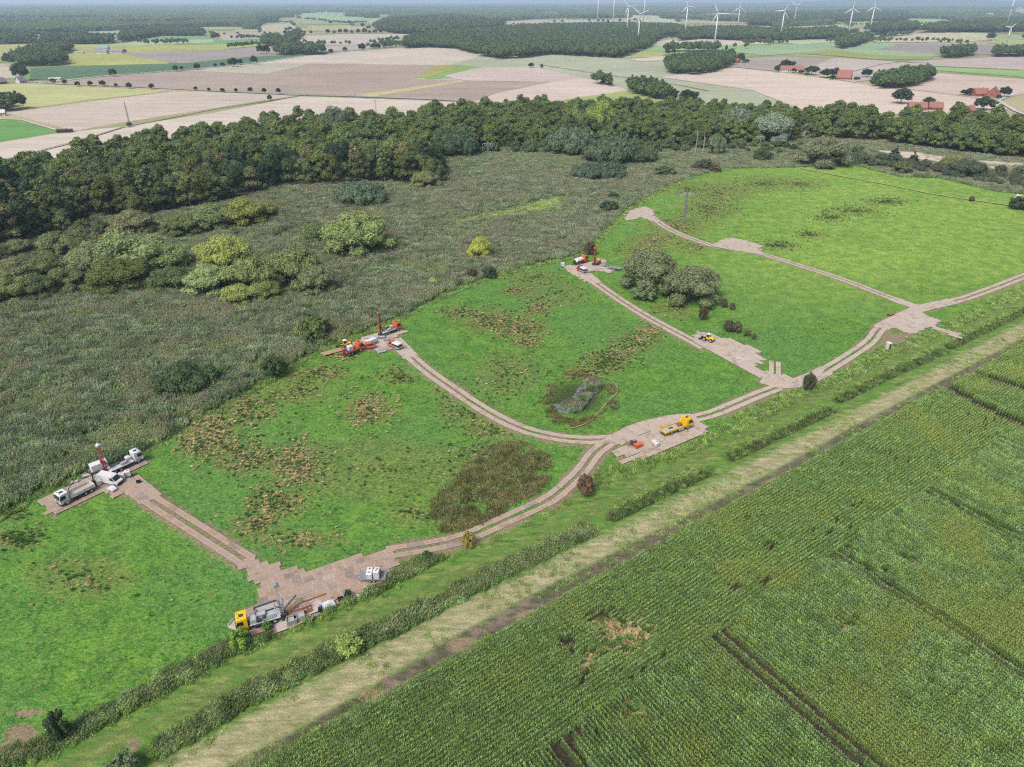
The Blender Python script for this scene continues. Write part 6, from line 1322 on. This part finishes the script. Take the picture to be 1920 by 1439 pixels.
def maize():
    E = W(MAIZE_E); e0 = np.array(E[1]); e1 = np.array(E[-3]); u = (e1 - e0) / np.hypot(*(e1 - e0)); n = np.array([u[1], -u[0]])
    if n[1] > 0: n = -n
    ang = math.atan2(u[1], u[0]); BAND = 22.0; P = []; A = []
    lanes = [np.array(W([(1767,726),(1800,748),(1873,785),(1930,812),(2100,900)])), np.array(W([(1808,700),(1870,722),(1930,742),(2100,800)]))]
    # headland rows parallel to the field edge
    for k in range(30):
        off = .8 + k * .76
        for t in np.arange(-60, 420, 1.5): P.append(e0 + u * t + n * off); A.append(ang)
    # inner rows: direction of the tramlines
    t0 = np.array(G(1343, 1197)); t1 = np.array(G(1620, 1439)); w_ = (t1 - t0) / np.hypot(*(t1 - t0)); wn = np.array([-w_[1], w_[0]]); a2 = math.atan2(w_[1], w_[0])
    tl = [float((np.array(G(*p)) - t0) @ wn) for p in ((1343,1197), (1553,1040), (1800,980))]
    D = abs(tl[1]); 
    for k in range(-160, 420):
        s = k * .76
        m_ = (s - tl[0]) / D; fr = (m_ - round(m_)) * D
        if abs(abs(fr) - 1.1) < .44: continue                 # wheel gaps
        for t in np.arange(-170, 190, 1.5):
            q = t0 + wn * s + w_ * t
            P.append(q); A.append(a2)
    P = np.array(P); A = np.array(A); dn = (P - e0) @ n; head = A == ang
    keep = np.where(head, dn > .3, dn > .8 + 30 * .76 - .6) & (dn > .3)
    # field edge follows the traced line
    P_in = inside(P, W(MAIZE_E + [(2700,700),(2700,2600),(200,2600)])); keep &= P_in
    P, A = P[keep], A[keep]; v = in_view(P, 120); x, y = PX(P[:, 0], P[:, 1]); kk = (x > -120) & (x < 2060) & (y < 1500) & (P[:, 1] > 20); P, A = P[kk], A[kk]; x, y = x[kk], y[kk]
    k2 = np.ones(len(P), bool)
    for ln in lanes: k2 &= segdist(P, [tuple(q) for q in ln]) > 2.0
    hole = np.zeros(len(P)); 
    for e in ((1172,1195,62,40),(1130,1170,40,22),(1185,1345,20,26),(1105,1240,34,11),(1060,1215,20,10),(1590,1180,26,14),(1400,980,10,6),(1440,1035,14,8),(1430,1100,12,8),(1700,1060,14,8),(1600,960,18,6),(1380,1110,16,8)): hole = np.maximum(hole, 1.2 - ((x - e[0]) / e[2]) ** 2 - ((y - e[1]) / e[3]) ** 2)
    hq = hole * .9 + (.55 * vnoise(P, 3.5, 49) + .45 * vnoise(P, 9, 53)) * .9; k2 &= ~((hq > 1.1) & (rng.random(len(P)) < .93)); k2 &= (.7 * vnoise(P, 1.3, 50) + .3 * vnoise(P, 12, 54)) > .13; low = np.clip((hq - .6) / .6, 0, .55)
    P, A, low = P[k2], A[k2], low[k2]; nn = len(P); hh = (1 - low) * .84 + .12 * (low * 0) - .04 + .3 * vnoise(P, 9, 51) + .08 * rng.random(nn)
    D_ = []
    for e in ((1172,1195,70,44,420),(1105,1240,40,14,70),(1185,1345,24,30,130),(1590,1180,28,16,50)):
        t = rng.random(e[4]) * 6.28; q = np.sqrt(rng.random(e[4])); D_.append(GA(np.stack([e[0] + e[2] * q * np.cos(t), e[1] + e[3] * q * np.sin(t)], 1)))
    D_ = np.vstack(D_); nd = len(D_); stuff('fallen_stalks', 'straw-coloured fallen maize stalks in the bare patches', D_, COL_TUFT, 6, rng.random(nd) * 6.28, .5 + .6 * rng.random(nd), z=-.1).data.attributes['idx'].data.foreach_set('value', rng.integers(2, 6, nd).astype(np.int32))
    om = stuff('maize_field', 'dense rows of tall green maize', P + (rng.random((nn, 2)) - .5) * .1, COL_MAIZE, 6, A + rng.normal(0, .02, nn) + np.where(rng.random(nn) < .5, math.pi, 0), np.stack([np.ones(nn), np.ones(nn) * .58, hh], 1), z=-.05)
    om.data.attributes['idx'].data.foreach_set('value', np.where(A == ang, rng.integers(0, 6, nn), rng.integers(6, 12, nn)).astype(np.int32))
maize()

# ---- site kit and vehicles
site_one(); site_two(); site_three(); site_four(); yard()
# ---- fence posts along the reeds
FL = smooth_line(off_line(W(FENCE), -2.2), 1); post_me = MB(); post_me.tube((0, 0, -.3), (0, 0, 1.25), .09, .08, 6); p0 = post_me.build('fence_post', M_('wood'), None)
k = 0
for x, y, a in along(FL, 5.2):
    q = PX(x, y)
    if not (-10 < q[0] < 1400): continue
    if ROADMASK(np.array([[x, y]]))[0] > .2: continue
    o = p0 if k == 0 else p0.copy()
    if k: COL.objects.link(o)
    o.location = (x + random.uniform(-.1, .1), y + random.uniform(-.1, .1), -.1); o.rotation_euler = (random.uniform(-.06, .06), random.uniform(-.06, .06), random.random()); o['label'] = 'pale wooden post of the fence between reeds and meadow'; o['category'] = 'fence post'; o['group'] = 'fence posts along the reeds'; k += 1
# ---- pylons and bare trunk
pylon(915, 303, 264, 'grey lattice pylon standing in the marsh before the back row', rz=.1); pylon(1282, 418, 354, 'grey lattice pylon on the meadow beside the far track', rz=.35, wd=1.3); pylon(706, 222, 184, 'thin lattice pylon rising behind the wood in the pink field', rz=.2, wd=1.4); pylon(243, 234, 189, 'thin dark pylon on the field ditch at the left', 0, wd=1.0, rz=.1); pylon(1882, 100, 71, 'faint lattice pylon under the leaning nearest turbine', 1)
for px, b, t_, lab in ((1303, 290, 238, 'tall bare white trunk standing in the upper marsh'), (1317, 290, 246, 'shorter bare forked trunk beside the tall white one')):
    x, y = G(px, b); h = HT(px, b, t_); t = thing('dead_tree', lab, 'dead tree', (x, y, -.2)); MB().tube((0, 0, 0), (.3, 0, h * .5), .3, .22, 7).tube((.3, 0, h * .5), (-.1, 0, h), .22, .1, 7).build('trunk', M_('concrete'), t)
    MB().tube((.3, 0, h * .55), (1.2, .3, h * .75), .1, .05, 5).tube((.2, 0, h * .7), (-.9, -.2, h * .85), .09, .04, 5).build('branch', M_('concrete'), t)
# ---- turbines: px, base, hub, blade angle, yaw, radius, label
for a in [(1196,80,26.5,68,-8,30,'nearest turbine above the big wood, its blades forming a wide Y'), (1340,79.5,25.5,92,-14,31,'turbine in the brown field with one blade pointing straight right'), (1463,72,20.5,-93,-22,30,'turbine with one blade pointing straight left, behind the windbreak'), (1175,66,13,-38,-8,32,'turbine just left of the nearest, its hub high above the wood'),
          (1284,68,11.5,-18,-12,31,'turbine rising from the right part of the big wood'), (1383,50,14.5,120,-14,38,'far turbine with two blades drooping low, right of centre'), (1488,48,10.5,60,-22,38,'far turbine half hidden right of the straight-left one'), (1590,66,16.5,-2,-28,31,'turbine behind the small copse, left of two alike'), (1630,61,13.5,-4,-30,33,'turbine behind the small copse, right of two alike'),
          (1120,42,-8,100,-8,36,'far turbine with its hub cut by the top, leftmost'), (1149,47,-14,20,-8,34,'far turbine tower with red ring, second from left', True), (1206,46,-20,150,-8,36,'plain far tower right behind the Y-bladed turbine'), (1885,58,-42,180,-34,38,'closest thick leaning tower with a red ring at the right', True), (1890,72,52,42,-30,17,'small low turbine in front of the thick tower')]:
    turbine(a[0], a[1], a[2], a[3], a[4], a[5], a[6], len(a) > 7)
# ---- houses
house(1478,135,24,11,-.35,'long white farmhouse with red roof and lower annexe','wall','roofred',3.5,9,wing=(17,12,11,3.5,9.5)); house(1582,149,20,16,-.5,'steep red-roofed brick house between two round trees','brick','roofred',3,12.5,hip=4)
house(1658,162,17,11,-.3,'grey-roofed house half hidden in its grove','brick','slateroof',3.5,8.5); house(1836,181,17,11,.1,'small red-roofed barn, left of the twin houses','brick','roofred',3.5,9); house(1860,183,18,14,.9,'taller red-roofed house, right of the twin houses','brick','roofred',3.5,11.5)
house(1718,207,17,10,-.25,'orange-red roof hidden behind marsh trees, left one','brick','roofred',3.5,8); house(1752,207,13,9,-.2,'orange-red roof hidden behind marsh trees, middle one','brick','roofred',3.5,8); house(1815,212,10,8,.2,'orange-red roof hidden behind marsh trees, right one','brick','roofred',3,7)
house(1376,118,18,11,-.6,'orange-roofed cottage at the windbreak corner','brick','roofred',3,7); house(192,101,26,11,-.1,'long grey-roofed farm barn at the white farm','wall','slateroof',4,7.5,name='barn',cat='barn'); house(215,100,40,11,-.12,'long low grey shed right of the farm barn','wall','slateroof',3.5,6,name='shed',cat='shed'); house(195,95,22,16,.1,'teal-roofed machinery hall of the white farm','wall','teal',5,10,name='hall',cat='hall'); house(149,101,20,7,.05,'white flat shelter left of the farm','wall','wall',3,3.8,name='shed',cat='shed')
house(0,158,14,9,1.2,'red-walled farmhouse cut by the left edge','roofred','slateroof',3,8); house(40,156,10,8,1.2,'grey gabled house beside the tall tree','wall','slateroof',3.5,8.5); house(104,151,15,6,.3,'white-roofed open shed at the road fork','wall','wall',2.6,3.6,name='shed',cat='shed'); house(122,249,12,3.4,.3,'dark field shelter at the end of the small lane','dark','dark',2.2,2.8,name='field_shelter',cat='shelter'); house(3,217,8,6,.3,'white cottage at the left edge by the green lawn','wall','wall',3,5.5)
house(843,66,8,8,.2,'pale tower-like hut peeping from the big wood','wall','wall',9,11,name='hut',cat='hut'); house(846,16,90,60,.1,'pale factory block far off near the horizon','wall','wall',22,26,name='factory',cat='factory'); house(1906,389.5-18,2.6,1.6,.2,'white trough roof beside the dark pasture bush','wall','wall',1.6,1.9,name='shelter',cat='shelter')
# town beyond the turbines: small houses, one of each kind copied
def town():
    src = []
    for i, (wl, rf) in enumerate((('wall', 'roofred'), ('wall', 'slateroof'), ('brick', 'roofred'), ('wall', 'wall'))):
        t = thing('town_house', 'small pale house of the hazy town beyond the turbines', 'house', (0, 0, 0), 0, 'houses of the far town')
        MB().prism([(-6, 0), (6, 0), (6, 5), (0, 9), (-6, 5)], -9, 9).build('wall', M_(wl), t)
        rm = MB()
        for s in (1, -1): rm.add([(s * 7, -9.5, 4.4), (s * 7, 9.5, 4.4), (0, 9.5, 9.3), (0, -9.5, 9.3), (s * 7, -9.5, 4.7), (s * 7, 9.5, 4.7), (0, 9.5, 9.7), (0, -9.5, 9.7)], [(0, 1, 2, 3), (4, 5, 6, 7), (0, 1, 5, 4), (2, 3, 7, 6)])
        rm.build('roof', M_(rf), t); src.append(t)
    r = random.Random(9); used = set(); n = 0
    for cx, cy, rx, ry, m_ in ((1660,19,60,4,34),(1520,15,50,5,18),(1850,17,60,4,26),(1450,22,30,3,8),(880,24,40,4,16),(790,14,60,3,10),(1580,20,30,4,12),(210,57,40,1,3),(620,20,30,3,6)):
        for _ in range(m_):
            px = r.gauss(cx, rx * .6); py = max(9, r.gauss(cy, ry * .6)); k = r.randrange(4); x, y = G(px, py); s = min(3, 1 + max(0, math.hypot(x, y) - 3500) / 6000)
            if k not in used: used.add(k); src[k].location = (x, y, 0); src[k].scale = (s, s, s); src[k].rotation_euler.z = r.random() * 3
            else: dup(src[k], (x, y, 0), r.random() * 3, (s, s, s))
town()
# cars on the far road and in the farmyard
def car(px, py, rz, col, lab):
    x, y = G(px, py); t = thing('parked_car' if 'parked' in lab else 'car', lab, 'car', (x, y, .2), rz)
    b = MB().prism([(-2.2, .35), (2.2, .35), (2.2, .8), (1.2, .95), (.5, 1.45), (-1.4, 1.5), (-2.1, .95)], -.88, .88).build('body', M_(col), t)
    MB().prism([(1.1, .97), (.5, 1.4), (-1.35, 1.42), (-1.9, .98)], -.9, .9).build('window', M_('glass'), b)
    for q in (-1.35, 1.35):
        for s in (1, -1): wheel(t, q, s * .8, .32, .2)
car(276, 136.5, .15, 'blue', 'light blue car driving on the farther field road')
for i, (px, c, lb) in enumerate(((12,'white','first parked car from the left in the farmyard, white'), (20,'white','second parked car from the left in the farmyard, white'), (76,'white','white parked car near the road fork, left of three'), (90,'silver','silver parked car near the road fork, middle of three'), (99,'white','white parked car near the road fork, right of three'))): car(px, 157 - i * .4, .2, c, lb)

# ================================================================== HAZE
hb = MB(); hb.box((0, 22000, 67.5), (90000, 60000, 143)); hz = hb.build('haze', None if False else bpy.data.materials.new('haze_air'), None, kind='stuff', label='thin blue haze over the far country')
hm = hz.data.materials[0]; hm.use_nodes = True; ht_ = hm.node_tree; ht_.nodes.clear(); ho = ht_.nodes.new('ShaderNodeOutputMaterial'); pv = ht_.nodes.new('ShaderNodeVolumePrincipled')
pv.inputs['Color'].default_value = (.66, .84, 1.0, 1); pv.inputs['Density'].default_value = .85e-4; pv.inputs['Anisotropy'].default_value = .2
ht_.links.new(pv.outputs[0], ho.inputs['Volume'])
